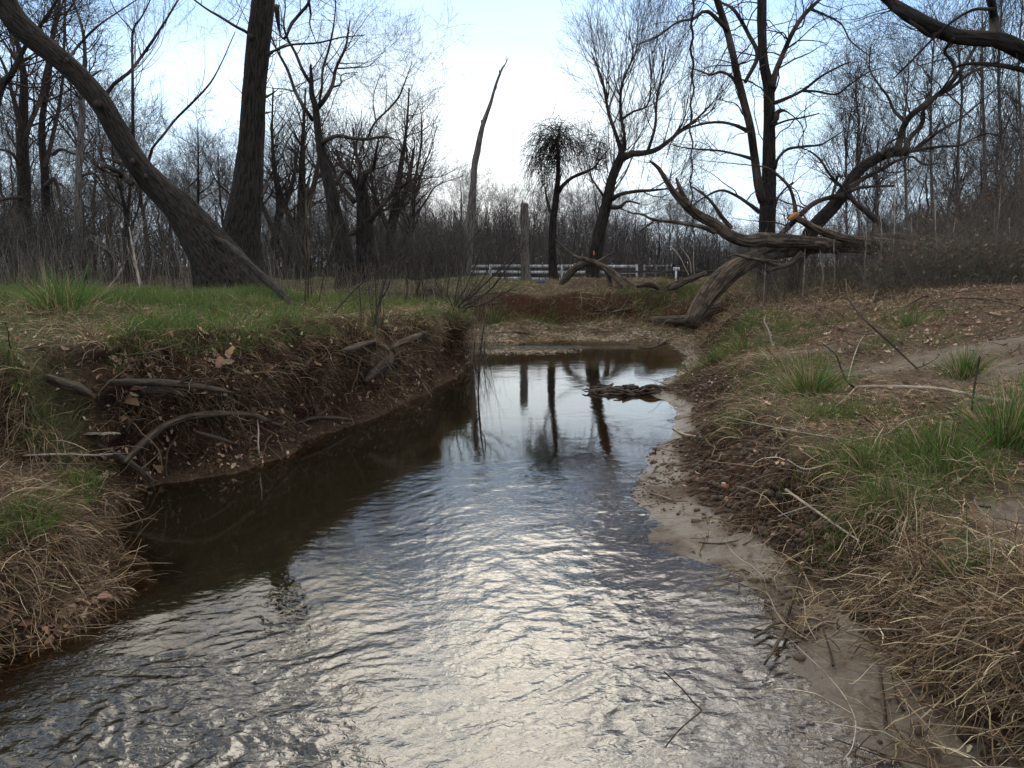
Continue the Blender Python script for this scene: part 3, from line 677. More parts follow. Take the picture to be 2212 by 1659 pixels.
tree('leaning_bare_tree', 'leaning tree with a broad fine twigged crown right of the vine covered tree', 'tree',
     (c2([(1340, 1530, 74), (1350, 1440, 72), (1385, 1240, 66), (1420, 1100, 56), (1450, 960, 50), (1490, 860, 48), (1510, 815, 44)]), 21.0),
     [(c2([(1500, 850, 40), (1560, 825, 32), (1620, 820, 30), (1690, 800, 26), (1760, 750, 20), (1829, 690, 16), (1900, 640, 12), (1980, 560, 8)]), 21, -1.5),
      (c2([(1505, 820, 30), (1470, 720, 20), (1430, 600, 17), (1410, 480, 14), (1380, 380, 10), (1340, 280, 6)]), 21, 1),
      (c2([(1515, 800, 26), (1515, 720, 18), (1495, 600, 16), (1505, 450, 12), (1560, 300, 8), (1540, 180, 5)]), 21, -.5),
      (c2([(1640, 815, 18), (1680, 680, 14), (1690, 540, 12), (1720, 380, 9), (1740, 250, 6)]), 20.5, 1),
      (c2([(1500, 640, 14), (1560, 600, 11), (1640, 560, 9), (1660, 420, 7), (1650, 300, 5)]), 21, 1),
      (c2([(1440, 1070, 30), (1500, 1040, 20), (1580, 1025, 18), (1660, 1020, 14), (1760, 1010, 8)]), 21, -1),
      (c2([(1430, 1110, 24), (1490, 1110, 22), (1530, 1080, 12), (1600, 1090, 7)]), 21, -.6),
      (c2([(1410, 1060, 16), (1370, 1000, 12), (1340, 950, 8), (1330, 880, 4)]), 21, .5)],
     [lv(130, 2.2, K=9, wig=0.16, rf=0.5, up=.3, ang=(18, 45), rmax=.02), lv(800, 1.2, K=7, wig=0.2, ang=(15, 40), up=.2, rmin=.004), lv(2600, 0.7, K=5, wig=.2, rmin=.0032, ang=(15, 40)), lv(2500, 0.4, K=4, rmin=.0028)], m='dark_bark', mt='twig', seed=34, S=24, flare=.15)
# ---- big double trunk
tree('double_trunk_tree', 'tall dark tree with two parallel trunks behind the fallen logs', 'tree',
     (c3([(450, 1480, 96), (450, 1350, 90), (452, 1240, 84), (458, 1050, 78), (462, 850, 66), (462, 650, 56), (460, 480, 54), (435, 350, 46), (425, 200, 44), (423, 0, 46), (420, -150, 44)]), 17.5),
     [(c3([(430, 1080, 50), (405, 1000, 46), (385, 850, 42), (365, 700, 40), (330, 560, 40), (300, 440, 38), (270, 300, 36), (235, 160, 34), (190, 20, 34), (160, -80, 30)]), 17.3, -.6),
      (c3([(475, 470, 40), (500, 380, 30), (540, 280, 26), (590, 170, 24), (650, 80, 22), (740, -10, 16)]), 17.5, .6),
      (c3([(335, 440, 20), (400, 300, 22), (350, 180, 20), (280, 60, 18), (220, 20, 12), (120, -20, 8)]), 17.5, 1),
      (c3([(495, 550, 22), (560, 525, 18), (650, 480, 14), (740, 410, 12), (850, 350, 9), (900, 330, 5)]), 17.5, -1),
      (c3([(650, 485, 12), (720, 490, 11), (820, 505, 10), (900, 450, 9), (990, 390, 7), (1080, 360, 4)]), 17.2, -.8),
      (c3([(345, 700, 22), (280, 670, 15), (200, 655, 13), (100, 665, 12), (0, 700, 9), (-60, 760, 6), (-90, 850, 4)]), 17.3, -1.2),
      (c3([(370, 850, 20), (300, 830, 13), (200, 808, 11), (90, 800, 9), (0, 790, 6), (-80, 770, 4)]), 17.3, -1),
      (c3([(300, 470, 22), (260, 410, 16), (200, 385, 13), (150, 400, 10), (90, 380, 8), (30, 360, 5)]), 17.3, -.5),
      (c3([(490, 900, 26), (510, 850, 16), (560, 800, 15), (650, 785, 13), (740, 775, 10), (800, 740, 7), (860, 700, 5)]), 17.5, -.8),
      (c3([(485, 670, 30), (500, 640, 30), (510, 600, 26), (560, 600, 8), (640, 680, 6), (640, 790, 4)]), 17.3, -.4),
      (c3([(490, 670, 12), (560, 645, 10), (640, 630, 9), (730, 608, 6)]), 17.2, -.5),
      (c3([(410, 1135, 26), (350, 1090, 18), (280, 1045, 15), (200, 1020, 12), (110, 1060, 9), (50, 1100, 6)]), 17.3, -.6),
      (c3([(485, 1130, 20), (510, 1060, 12), (560, 1000, 9), (590, 980, 12)]), 17.3, -.4),
      (c3([(240, 160, 24), (130, 60, 18), (60, 100, 14), (-30, 120, 11), (-130, 190, 8), (-250, 240, 5)]), 17, -1.5),
      (c3([(690, 50, 14), (760, 80, 10), (850, 130, 8), (900, 220, 7), (1000, 300, 5)]), 18, 0.5)],
     [lv(150, 1.7, K=10, wig=0.34, rf=0.45, rmax=.022, up=.0, droop=.15), lv(600, 0.9, K=8, wig=0.34, rmin=.004, droop=.15), lv(1500, 0.5, K=6, wig=.32, rmin=.003), lv(1500, 0.3, K=4, rmin=.0025)], m='dark_bark', mt='twig', seed=35, S=30, flare=.1, Kt=90)
# ---- curved willow leaning to the right
tree('curved_leaning_tree', 'dark crooked tree leaning up to the right out of the fallen logs', 'tree',
     (c3([(600, 1440, 60), (650, 1330, 74), (700, 1220, 74), (800, 1110, 70), (870, 1020, 66), (930, 930, 58), (1000, 870, 52), (1090, 825, 50), (1160, 810, 48)]), 15.5),
     [(c3([(1150, 815, 42), (1165, 740, 34), (1195, 650, 34), (1270, 580, 30), (1350, 520, 26), (1430, 450, 24), (1500, 360, 18), (1560, 260, 13), (1620, 170, 8)]), 15.5, -.6),
      (c3([(1190, 820, 36), (1215, 740, 26), (1280, 670, 24), (1290, 590, 24), (1350, 520, 22), (1440, 470, 20), (1540, 390, 15), (1640, 350, 10), (1760, 300, 5)]), 15.5, .6),
      (c3([(1460, 420, 20), (1450, 330, 15), (1400, 280, 13), (1440, 210, 9), (1480, 120, 5)]), 15.2, 0),
      (c3([(1190, 650, 22), (1130, 590, 15), (1100, 520, 12), (1040, 440, 10), (1000, 360, 7), (1010, 240, 5)]), 15.4, .3),
      (c3([(1100, 830, 30), (1200, 820, 22), (1300, 760, 17), (1380, 700, 14), (1480, 640, 11), (1580, 560, 8), (1700, 460, 5)]), 15.5, 1),
      (c3([(1190, 815, 20), (1280, 800, 18), (1380, 785, 14), (1480, 780, 11), (1560, 740, 8), (1640, 715, 7), (1720, 740, 4)]), 15.5, -.6),
      (c3([(890, 1010, 34), (960, 960, 25), (1060, 910, 20), (1150, 860, 16), (1230, 840, 12), (1290, 880, 9), (1410, 870, 4)]), 15.4, -.6),
      (c3([(890, 1025, 26), (950, 1005, 18), (1050, 998, 14), (1130, 996, 12)]), 15.2, -.6),
      (c3([(860, 1045, 36), (780, 1060, 24), (700, 1090, 26), (630, 1150, 30), (570, 1210, 30), (520, 1260, 26)]), 15.3, -.8),
      (c3([(1110, 1400, 50), (1090, 1230, 44), (1000, 1150, 34), (930, 1090, 24), (860, 1010, 17), (790, 940, 14), (740, 860, 12), (680, 810, 9), (620, 790, 5)]), 15, .4),
      (c3([(800, 1050, 16), (820, 980, 13), (830, 945, 15), (850, 950, 6)]), 15.1, -.3),
      (c3([(1060, 830, 18), (1100, 770, 12), (1160, 730, 9), (1140, 690, 5)]), 15.3, -.2)],
     [lv(140, 1.4, K=9, wig=0.33, rf=0.45, rmax=.018, up=.1), lv(600, 0.8, K=7, wig=0.32, rmin=.0035), lv(1700, 0.45, K=5, wig=.3, rmin=.0028), lv(1600, 0.28, K=4, rmin=.0022)], m='dark_bark', mt='twig', seed=36, S=28, Kt=80)
# ---- overhanging limb, upper right: a tree standing outside the frame
tree('overhanging_tree', 'dark limb reaching in over the creek from a tree outside the right edge', 'tree',
     ([(2800, 900, 260), (2760, 500, 200), (2700, 300, 170), (2640, 120, 140), (2560, -100, 120), (2500, -400, 90)], 6.5),
     [([(2660, 200, 90), (2520, 190, 60), (2380, 165, 46), (2270, 140, 38), (2212, 112, 36), (2150, 84, 32), (2080, 82, 30), (2020, 62, 30), (1970, 35, 28), (1925, 5, 22), (1880, -40, 16), (1840, -90, 8)], 6.5, .5),
      ([(2300, 180, 14), (2212, 152, 11), (2150, 140, 9), (2090, 138, 6), (2050, 150, 3)], 6.5, .5),
      ([(2150, 86, 26), (2147, 40, 17), (2140, 0, 15), (2120, -50, 12)], 6.8, 0.1),
      ([(2040, 70, 10), (2010, 76, 10), (1985, 60, 8), (1960, 40, 5)], 6.7, .1),
      ([(2060, 84, 8), (2042, 110, 5), (2060, 150, 4), (2030, 200, 3)], 6.8, .2),
      ([(2146, 20, 8), (2100, 22, 6), (2040, 60, 5), (1980, 120, 4), (1930, 170, 3)], 6.5, .3)],
     [lv(60, 0.7, K=9, wig=0.25, rf=0.3, rmax=.007, t0=.35), lv(200, 0.45, K=7, wig=0.25, rmin=.0018), lv(420, 0.28, K=5, rmin=.0014)], m='dark_bark', mt='dark_bark', seed=37, S=30, jit=.1)
r_ = thing('hanging_vine', atY(1497, 0, 12.0), 'single rope like vine hanging straight down left of the double trunk', 'vine')
P, R = pxl([(1496, -120, 4), (1497, 0, 4), (1494, 100, 5), (1497, 180, 4), (1492, 260, 4), (1495, 330, 3), (1493, 400, 3), (1497, 470, 2)], 12.0)
P, R = spline(P, R, 50); P = P - np.array(r_.location); P[:, 0] += 0.02 * np.sin(np.arange(50) * 1.3)
rng = np.random.default_rng(3); p1, r1 = grow(rng, P[None], R[None], 26, 0.7, K=7, wig=.25, droop=.5, rf=.5)
link('vine_stem', Tubes().add(P, R, 6).add(p1, r1, 3, cap=False).mesh('vine_stem', M['dark_bark']), r_)
print('hero trees', time.time() - T0)
# ------------------------------------------------------------------ left group of tall trees
def straight_tree(name, label, pts, Y, boughs, n, seed, m='dark_bark', group=None, sc=1.0, **k):
    return tree(name, label, 'tree', (pts, Y), boughs, [lv(n, 2.2 * sc, K=9, wig=0.24, rf=0.5, rmax=.04, t0=.05, ang=(35, 75), up=.2), lv(n * 5, 1.3 * sc, K=7, wig=0.28, rmin=.006), lv(n * 14, 0.75 * sc, K=5, wig=.3, rmin=.0045), lv(n * 16, .4 * sc, K=4, rmin=.0035)], m=m, seed=seed, S=16, group=group, **k)
straight_tree('tall_bare_tree', 'thick trunked bare tree at the far left behind the thicket', c1([(120, 1440, 66), (125, 1300, 64), (128, 1000, 62), (120, 800, 58), (125, 600, 46), (128, 430, 36), (110, 300, 26), (60, 100, 16), (30, -60, 10)]), 25,
    [(c1([(125, 760, 30), (170, 640, 24), (220, 520, 22), (240, 400, 18), (300, 150, 12), (350, -30, 8)]), 25, 1), (c1([(120, 700, 26), (60, 480, 20), (20, 350, 14), (-60, 200, 9)]), 25, -1), (c1([(120, 900, 20), (60, 820, 16), (0, 800, 11), (-60, 790, 6)]), 25, -1), (c1([(130, 1060, 22), (60, 1060, 18), (0, 1075, 12), (-60, 1100, 8)]), 25, -1.4)], 60, 41)
straight_tree('tall_bare_tree', 'bare tree with long curved stem, second from the left behind the thicket', c1([(250, 1440, 50), (250, 1200, 46), (242, 950, 40), (225, 750, 34), (230, 600, 28), (262, 420, 24), (280, 200, 18), (320, 0, 12), (340, -80, 8)]), 27,
    [(c1([(240, 900, 24), (290, 700, 20), (330, 480, 15), (345, 200, 12), (350, -40, 8)]), 27, 1), (c1([(280, 830, 20), (330, 800, 14), (420, 830, 9), (520, 800, 4)]), 27, -1), (c1([(240, 1000, 24), (290, 960, 20), (320, 1060, 16), (330, 1180, 10)]), 27, -.5)], 55, 42)
straight_tree('tall_bare_tree', 'pale straight tree with broken side stub between the leaning willow and the left edge', c1([(420, 1400, 44), (420, 1200, 42), (420, 1000, 36), (425, 850, 32), (435, 700, 34), (440, 620, 30), (440, 450, 22), (455, 300, 18), (440, 150, 14), (390, 0, 9), (370, -60, 6)]), 22,
    [(c1([(428, 740, 24), (425, 680, 18), (425, 625, 10)]), 22, 0), (c1([(440, 440, 12), (490, 410, 10), (540, 375, 7)]), 22, .3), (c1([(420, 950, 16), (500, 930, 10), (560, 1000, 7)]), 22, .5)], 30, 43, m='grey_bark', sc=.8)
straight_tree('tall_bare_tree', 'slanting bare tree crossing the upper left corner', c1([(-90, 1200, 46), (-60, 800, 42), (0, 480, 38), (60, 400, 30), (130, 260, 22), (220, 130, 17), (300, 10, 12), (340, -80, 8)]), 20,
    [(c1([(0, 470, 24), (-40, 250, 20), (-20, 60, 14), (10, -60, 10)]), 20, 1), (c1([(90, 340, 14), (60, 200, 12), (10, 60, 9), (0, -30, 6)]), 20, 1), (c1([(150, 230, 14), (250, 220, 9), (350, 160, 6)]), 20, -.6)], 50, 44)
straight_tree('tall_bare_tree', 'thin dark twin stemmed tree just left of the leaning willow base', c1([(690, 1430, 30), (688, 1300, 28), (680, 1180, 24), (660, 1080, 18), (640, 1000, 14), (610, 880, 10), (600, 760, 6)]), 23,
    [(c1([(685, 1200, 18), (690, 1080, 14), (700, 960, 11), (680, 860, 6)]), 23, 0), (c1([(690, 1240, 14), (740, 1120, 10), (760, 980, 7)]), 23, 0)], 24, 45, sc=.7)
straight_tree('tall_bare_tree', 'slim bare tree with airy crown between the two willow trunks', c1([(1060, 1400, 16), (1060, 1200, 14), (1062, 1000, 12), (1062, 850, 9), (1060, 680, 5)]), 24,
    [(c1([(1062, 1040, 8), (1120, 1000, 6), (1150, 950, 4)]), 24, 0), (c1([(1060, 1200, 8), (1010, 1130, 7), (1020, 1050, 4)]), 24, 0)], 24, 46, sc=.7)
for i_, (x, wd, lab) in enumerate([(600, 20, 'slim bare tree immediately right of the upright willow'), (648, 26, 'leaning thin tree between the upright willow and the forked tree'), (850, 22, 'bent dark tree between the broken tree and the slender forked tree')]):
    straight_tree('slim_bare_tree', lab, [(x, 600, wd), (x - 6 + 8 * (i_ % 2), 520, wd * .9), (x + 4, 440, wd * .75), (x - 8 + 12 * i_, 360, wd * .5), (x - 12 + 20 * i_, 280, wd * .25), (x - 10 + 22 * i_, 190, 3)], 25 + i_, [([(x, 480, wd * .6), (x + 30, 400, wd * .45), (x + 44, 320, wd * .25)], 25 + i_, 1), ([(x, 520, wd * .6), (x - 34, 440, wd * .4), (x - 50, 380, wd * .2)], 25 + i_, -1)], 45, 50 + i_, sc=.8)
# thin poplars on the right
rng0 = np.random.default_rng(77)
PTR = [(1895, 'first from the left of the thin straight trees at the right'), (1958, 'thin straight tree rising through the crown of the crooked leaning tree'), (2014, 'thin pale tree between the crooked tree and the brown thicket'), (2072, 'thin straight pale tree at the left of the brown thicket'), (2128, 'tall straight pale tree rising from the middle of the brown thicket'), (2165, 'pale straight tree near the right edge above the thicket'), (2205, 'thin straight tree touching the right edge'), (1828, 'thin straight sapling beside the curved trunk of the crooked tree'), (1855, 'very thin straight tree close to the curved trunk of the crooked tree')]
for i_, (x, lab) in enumerate(PTR):
    top = [330, 150, 40, 60, 30, 0, -30, 250, 200][i_]; wd = [6, 6, 7, 7, 9, 9, 7, 5, 5][i_]; Y = 25 + rng0.uniform(0, 6)
    tree('thin_straight_tree', lab, 'tree', ([(x + rng0.uniform(-6, 6), 590, wd * 1.2), (x, 450, wd), (x + rng0.uniform(-4, 4), 330, wd * .85), (x + rng0.uniform(-8, 8), (330 + top) / 2, wd * .6), (x + rng0.uniform(-10, 10), top, 2.5)], Y), [],
         [lv(46, 2.4, K=8, wig=.14, rf=.45, up=.35, ang=(25, 50), t0=.0, rmax=.02), lv(260, 1.2, K=6, wig=.2, rmin=.005, ang=(20, 45)), lv(800, .6, K=5, rmin=.004), lv(700, .35, K=4, rmin=.0032)], m='grey_bark', mt='twig', seed=60 + i_, S=10, rough=.05)
print('left/right trees', time.time() - T0)
# ------------------------------------------------------------------ distant treeline: real trees, copied
def proto(seed, hgt, spread, nb, mt='far_twig'):
    rng = np.random.default_rng(seed)
    K = 16; z = np.linspace(0, hgt, K)
    P = np.stack([np.cumsum(rng.normal(0, hgt * .008, K)), np.cumsum(rng.normal(0, hgt * .008, K)), z], -1); P -= P[0]
    R = np.linspace(.018 * hgt, .003 * hgt, K)
    tk = Tubes().add(P, R, 7, .05, seed=seed).mesh('trunk', M['dark_bark'])
    cr = Tubes(); cur = (P[None], R[None])
    for n, ln_, a, u in ((nb, hgt * .42 * spread, (25, 60), .3), (nb * 5, hgt * .22 * spread, (20, 55), .2), (nb * 20, hgt * .11, (20, 60), .1), (nb * 40, hgt * .06, (20, 60), .05)):
        cur = grow(rng, cur[0], cur[1], n, ln_, ang=a, K=6, wig=.24, up=u, t0=.12, rf=.5, rmin=.009)
        cr.add(cur[0], cur[1], 3, cap=False)
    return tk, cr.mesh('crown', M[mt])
PROT = [proto(100 + i, h_, s_, n_) for i, (h_, s_, n_) in enumerate([(10, 1.0, 30), (9, 1.2, 34), (11, .8, 28), (8, 1.3, 34), (10, .9, 32), (9.5, 1.1, 30)])]
def far_tree(k, x, y, z, s, rot, label, group):
    r = link('distant_tree', None, None, (x, y, z)); r.scale = (s, s, s); r.rotation_euler = (0, 0, rot)
    tag(r, label, 'tree', group)
    link('trunk', PROT[k][0], r); link('crown', PROT[k][1], r)
rng = np.random.default_rng(9)
def zfar(x, y): return float(height(np.array([x]), np.array([y]))[0]) - 0.1
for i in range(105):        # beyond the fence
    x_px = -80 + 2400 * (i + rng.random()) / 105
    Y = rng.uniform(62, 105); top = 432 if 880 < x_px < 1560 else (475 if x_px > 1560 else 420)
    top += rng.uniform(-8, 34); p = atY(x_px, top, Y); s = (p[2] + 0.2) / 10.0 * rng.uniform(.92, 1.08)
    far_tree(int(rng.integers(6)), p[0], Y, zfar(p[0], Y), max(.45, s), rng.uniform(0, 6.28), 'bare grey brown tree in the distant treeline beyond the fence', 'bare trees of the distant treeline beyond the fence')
for i in range(26):         # closer dark wood on the left
    x_px = -60 + 960 * (i + rng.random()) / 26
    Y = rng.uniform(30, 52); top = (250 + rng.uniform(-60, 120)) if x_px < 330 else 360 + rng.uniform(-30, 60)
    p = atY(x_px, top, Y); s = (p[2] - .4) / 10.0
    far_tree(int(rng.integers(6)), p[0], Y, zfar(p[0], Y), max(.4, s), rng.uniform(0, 6.28), 'dark bare tree in the wood behind the left bank', 'bare trees in the wood behind the left bank')
for i in range(12):         # right wood behind the crooked tree
    x_px = 1880 + 430 * (i + rng.random()) / 12
    Y = rng.uniform(34, 50); top = 300 + rng.uniform(-60, 100)
    p = atY(x_px, top, Y); s = (p[2] - .4) / 10.0
    far_tree(int(rng.integers(6)), p[0], Y, zfar(p[0], Y), max(.4, s), rng.uniform(0, 6.28), 'bare tree in the wood behind the thin straight trees at the right', 'bare trees in the wood at the right')
print('far trees', time.time() - T0)
# ------------------------------------------------------------------ fallen wood, sticks, fence and small things
def c5(pts): return [(947.8 + x * .2688, 390.2 + y * .2688, wd * .2688) for x, y, wd in pts]
def c7(pts): return [(x * .336, 529.6 + y * .336, wd * .336) for x, y, wd in pts]
def c8(pts): return [(557.5 + x * .2688, 390.2 + y * .2688, wd * .2688) for x, y, wd in pts]
def c9(pts): return [(1449.4 + x * .3448, 529.6 + y * .3448, wd * .3448) for x, y, wd in pts]
def c10(pts): return [(1449.4 + x * .3616, 1059.2 + y * .3616, wd * .3616) for x, y, wd in pts]
def wood(name, label, cat, main, Y, dY=0.0, subs=(), m='dead', S=20, rough=0.12, K=70, seed=1, part='stem', twigs=None, group=None, submat=None):
    P, R = pxl(main, Y, dY); P, R = spline(P, R, K); org = P[K // 2].copy(); org[2] = P[:, 2].min()
    root = thing(name, org, label, cat, group)
    link(part, Tubes().add(P - org, R, S, rough, seed=seed).mesh(part, M[m]), root)
    allp, allr = [spline(P, R, 24)[0]], [spline(P, R, 24)[1]]
    for i, s in enumerate(subs):
        p, r = pxl(s[0], s[1], s[2] if len(s) > 2 else 0); p, r = spline(p, r, 30)
        mm = s[3] if len(s) > 3 else (submat or m)
        link('branch', Tubes().add(p - org, r, 12, rough, seed=seed + i + 1).mesh('branch', M[mm]), root)
        q = spline(p, r, 24); allp.append(q[0]); allr.append(q[1])
    if twigs:
        rng = np.random.default_rng(seed); cur = (np.array(allp), np.array(allr)); tb = Tubes()
        for n, l in twigs:
            cur = grow(rng, cur[0], cur[1], n, l, K=6, wig=.28, rf=.35, rmax=.008); tb.add(cur[0] - org, cur[1], 3, cap=False)
        link('twigs', tb.mesh('twigs', M['twig']), root)
    return root
wood('fallen_tree', 'upper fallen trunk, pale, curving up at its left end into a broken branch', 'fallen tree',
     c4([(1120, 560, 60), (1000, 548, 66), (880, 540, 74), (780, 535, 80), (690, 540, 68), (600, 508, 62), (520, 450, 56), (430, 400, 50), (370, 350, 44), (300, 280, 32), (250, 200, 26), (210, 140, 20), (165, 103, 9)]), 12.6, -.7,
     [(c4([(385, 360, 34), (345, 290, 26), (325, 240, 22), (310, 198, 12)]), 12.2, .2),
      (c4([(610, 470, 26), (560, 410, 22), (520, 350, 18), (470, 295, 14), (385, 238, 7)]), 12.5, -.4),
      (c4([(520, 490, 30), (440, 462, 24), (300, 438, 20), (190, 426, 16), (120, 395, 11), (40, 386, 5)]), 12.2, -1.0),
      (c4([(190, 428, 12), (150, 460, 8), (95, 500, 4)]), 11.6, -.2)], m='dead', S=30, K=110, seed=201, twigs=[(40, .9), (110, .4)])
wood('fallen_tree', 'lower fallen trunk on the right bank crest, its foot sliding down the slope', 'fallen tree',
     c4([(385, 1000, 84), (440, 905, 100), (520, 800, 108), (600, 715, 108), (690, 660, 98), (800, 618, 88), (900, 592, 82), (1050, 570, 84), (1250, 566, 86), (1450, 580, 88), (1700, 595, 92), (2000, 600, 96), (2320, 610, 96)]), 12.0, 1.6,
     [(c4([(860, 665, 34), (780, 648, 24), (700, 632, 20), (640, 618, 14), (590, 628, 6)]), 12.0, -.5),
      (c4([(1000, 610, 40), (940, 660, 30), (860, 690, 26), (800, 705, 14)]), 12.3, -.1, 'dead_dark')], m='dead', S=34, K=140, seed=202, twigs=[(60, .8), (150, .4)])
wood('fallen_branch', 'fallen branch with an orange torn break and a bare limb bending up to the left', 'fallen branch',
     c4([(1560, 575, 70), (1420, 552, 58), (1300, 540, 50), (1200, 520, 46), (1080, 478, 42), (1000, 432, 36), (930, 412, 34)]), 13.0, -.7,
     [(c4([(965, 410, 28), (955, 330, 20), (930, 250, 17), (870, 185, 15), (800, 140, 11), (720, 128, 6), (560, 112, 4), (430, 100, 2)]), 12.3, -.5),
      (c4([(930, 428, 18), (945, 410, 30), (965, 398, 30), (982, 392, 12)]), 12.2, 0, 'orange_wood')], m='dead', S=22, K=70, seed=203, twigs=[(34, .8), (90, .4)])
wood('fallen_tree', 'short thick log end lying behind the weeds at the right of the fallen trunks', 'fallen tree',
     c4([(1400, 540, 66), (1500, 528, 64), (1600, 536, 60), (1750, 556, 56), (1900, 575, 50), (2150, 590, 50)]), 13.4, .4, m='dead_dark', S=26, seed=204)

wood('arched_log', 'reddish rotten log arching over the far bank in front of the white fence', 'log',
     c5([(935, 475, 10), (1010, 540, 15), (1090, 605, 24), (1180, 635, 34), (1260, 660, 44), (1340, 705, 54), (1430, 775, 64), (1500, 850, 76), (1580, 940, 96)]), 19.5, -1.6,
     [(c5([(1290, 670, 40), (1180, 665, 60), (1090, 710, 60), (1020, 790, 56), (980, 840, 40)]), 18.9, .2, 'dead_dark'),
      (c5([(1260, 660, 24), (1330, 620, 18), (1395, 580, 10)]), 18.8, .2),
      (c5([(1340, 700, 22), (1440, 760, 18), (1540, 820, 18), (1630, 892, 14)]), 18.6, -.8),
      (c5([(1350, 720, 44), (1370, 800, 40), (1380, 890, 44)]), 18.6, -.2, 'dead_dark')], m='dead', S=20, seed=206, twigs=[(30, .5), (50, .3)])
wood('weathered_log', 'grey broken log on the crest between the arched log and the fallen trunks', 'log',
     c5([(1840, 868, 36), (1900, 850, 54), (1970, 815, 50), (2080, 770, 46), (2150, 740, 30)]), 15.5, .3, [(c5([(1760, 900, 8), (1850, 840, 12), (1960, 790, 12)]), 15.2, .3)], m='dead', seed=207, twigs=[(20, .4)])
wood('dark_log', 'dark log half buried left of the weathered log on the far bank', 'log', c5([(1590, 850, 30), (1660, 835, 46), (1730, 845, 46), (1770, 870, 36)]), 17.0, 0, m='dead_dark', seed=208)
wood('dead_branch', 'small dark wet log lying on the gravel bar', 'log', c5([(605, 1226, 18), (660, 1220, 26), (735, 1232, 16)]), float(ground_at(1128, 722)[1]), 0, m='dead_dark', seed=209)
# pieces that lie on the banks: depth taken from the ground under them
def onbank(name, label, cat, pts, off=0.03, m='dead_dark', S=14, rough=.12, seed=1, subs=(), twigs=None, lift=None, group=None, K=60):
    P, R = [], []
    for i, (x, y, wd) in enumerate(pts):
        gp = ground_at(x, y) if lift is None else None
        if lift is not None:
            gp = ground_at(*lift)
            Yv = gp[1] - off * i
        else: Yv = gp[1] - off
        P.append([x, y, wd, Yv])
    P = np.array(P); 
    if len(P) > 2 and lift is None:
        k = P[:, 3].copy(); P[1:-1, 3] = .25 * k[:-2] + .5 * k[1:-1] + .25 * k[2:]; P[:, 3] = np.minimum(P[:, 3], k + .03)
    Q = np.array([atY(a, b_, y_) for a, b_, w_, y_ in P]); R = 0.5 * P[:, 2] * P[:, 3] / F
    Q, R = spline(Q, R, K); org = Q[K // 2].copy()
    root = thing(name, org, label, cat, group)
    link('stem', Tubes().add(Q - org, R, S, rough, seed=seed).mesh('stem', M[m]), root)
    if twigs:
        rng = np.random.default_rng(seed); cur = (spline(Q, R, 24)[0][None], spline(Q, R, 24)[1][None]); tb = Tubes()
        for n, l in twigs:
            cur = grow(rng, cur[0], cur[1], n, l, K=6, wig=.3, rf=.5); tb.add(cur[0] - org, cur[1], 4, cap=False)
        link('twigs', tb.mesh('twigs', M[m]), root)
    return root
onbank('root_branch', 'long brown root arching across the foot of the left bank', 'root', c7([(795, 1405, 40), (860, 1330, 46), (950, 1240, 48), (1060, 1160, 48), (1200, 1105, 46), (1350, 1085, 42), (1500, 1080, 38), (1640, 1095, 34), (1720, 1130, 28), (1830, 1170, 18), (1920, 1222, 10)]), .14, 'dead', seed=221, twigs=[(5, .3)])
onbank('broken_branch', 'forked mossy stick pointing down to the water under the arching root', 'stick', c7([(640, 1290, 20), (700, 1325, 34), (790, 1370, 44), (850, 1410, 40), (930, 1470, 32), (992, 1512, 8)]), .12, 'dead', seed=222, twigs=[(4, .25)])
onbank('dark_log', 'blackened log end jutting out at the left of the bank face', 'log', c7([(290, 850, 50), (340, 870, 66), (420, 895, 74), (500, 920, 72), (580, 960, 50)]), .10, 'dead_dark', seed=223)
onbank('dark_log', 'long wet log with a split pale tip buried across the left bank face', 'log', c7([(700, 885, 44), (820, 880, 50), (960, 882, 50), (1080, 885, 46), (1250, 905, 40), (1400, 927, 30), (1500, 952, 8)]), .12, 'dead_dark', seed=224, twigs=[(5, .2)])
onbank('dark_log', 'dark log tucked directly beneath the split tipped log', 'log', c7([(880, 930, 40), (980, 930, 52), (1080, 935, 50), (1200, 965, 30)]), .06, 'dead_dark', seed=225)
onbank('stick', 'pale straight stick lying level at the bottom left of the bank', 'stick', c7([(150, 1352, 12), (300, 1345, 15), (450, 1344, 15), (600, 1350, 15), (770, 1340, 12)]), .12, 'bleached', seed=226, twigs=[(4, .2)])
onbank('stick', 'thin crooked twig under the grass edge of the left bank', 'stick', c7([(760, 718, 7), (860, 700, 9), (960, 690, 9), (1060, 662, 9), (1140, 640, 8), (1210, 615, 5)]), .10, 'dead', seed=227, twigs=[(6, .2)])
onbank('stick', 'thin grey twig crossing the left bank face diagonally below the crooked twig', 'stick', c7([(600, 990, 6), (680, 900, 8), (740, 850, 8), (810, 800, 6), (870, 760, 4)]), .14, 'dead', seed=228, twigs=[(5, .2)])
onbank('root', 'dark root poking out over the water right of the arching root', 'root', c7([(1250, 1195, 22), (1330, 1220, 26), (1420, 1245, 26), (1520, 1278, 12)]), .10, 'dead_dark', seed=229)
onbank('root', 'dark curved root at the waterline below the middle of the left bank', 'root', c7([(1880, 1160, 10), (1930, 1135, 18), (2000, 1115, 26), (2080, 1105, 28), (2180, 1112, 24), (2260, 1120, 14)]), .06, 'dead_dark', seed=230, twigs=[(8, .3)])
onbank('stick', 'thin straight twig slanting from the left bank into the water', 'stick', c7([(1700, 970, 6), (1800, 1080, 7), (1900, 1190, 6), (2000, 1278, 4)]), .16, 'dead', seed=231)
onbank('stick', 'short upright pale stick at the water edge by the arching root', 'stick', c7([(1655, 1120, 9), (1662, 1200, 11), (1660, 1270, 11), (1668, 1340, 8)]), .10, 'bleached', seed=232)
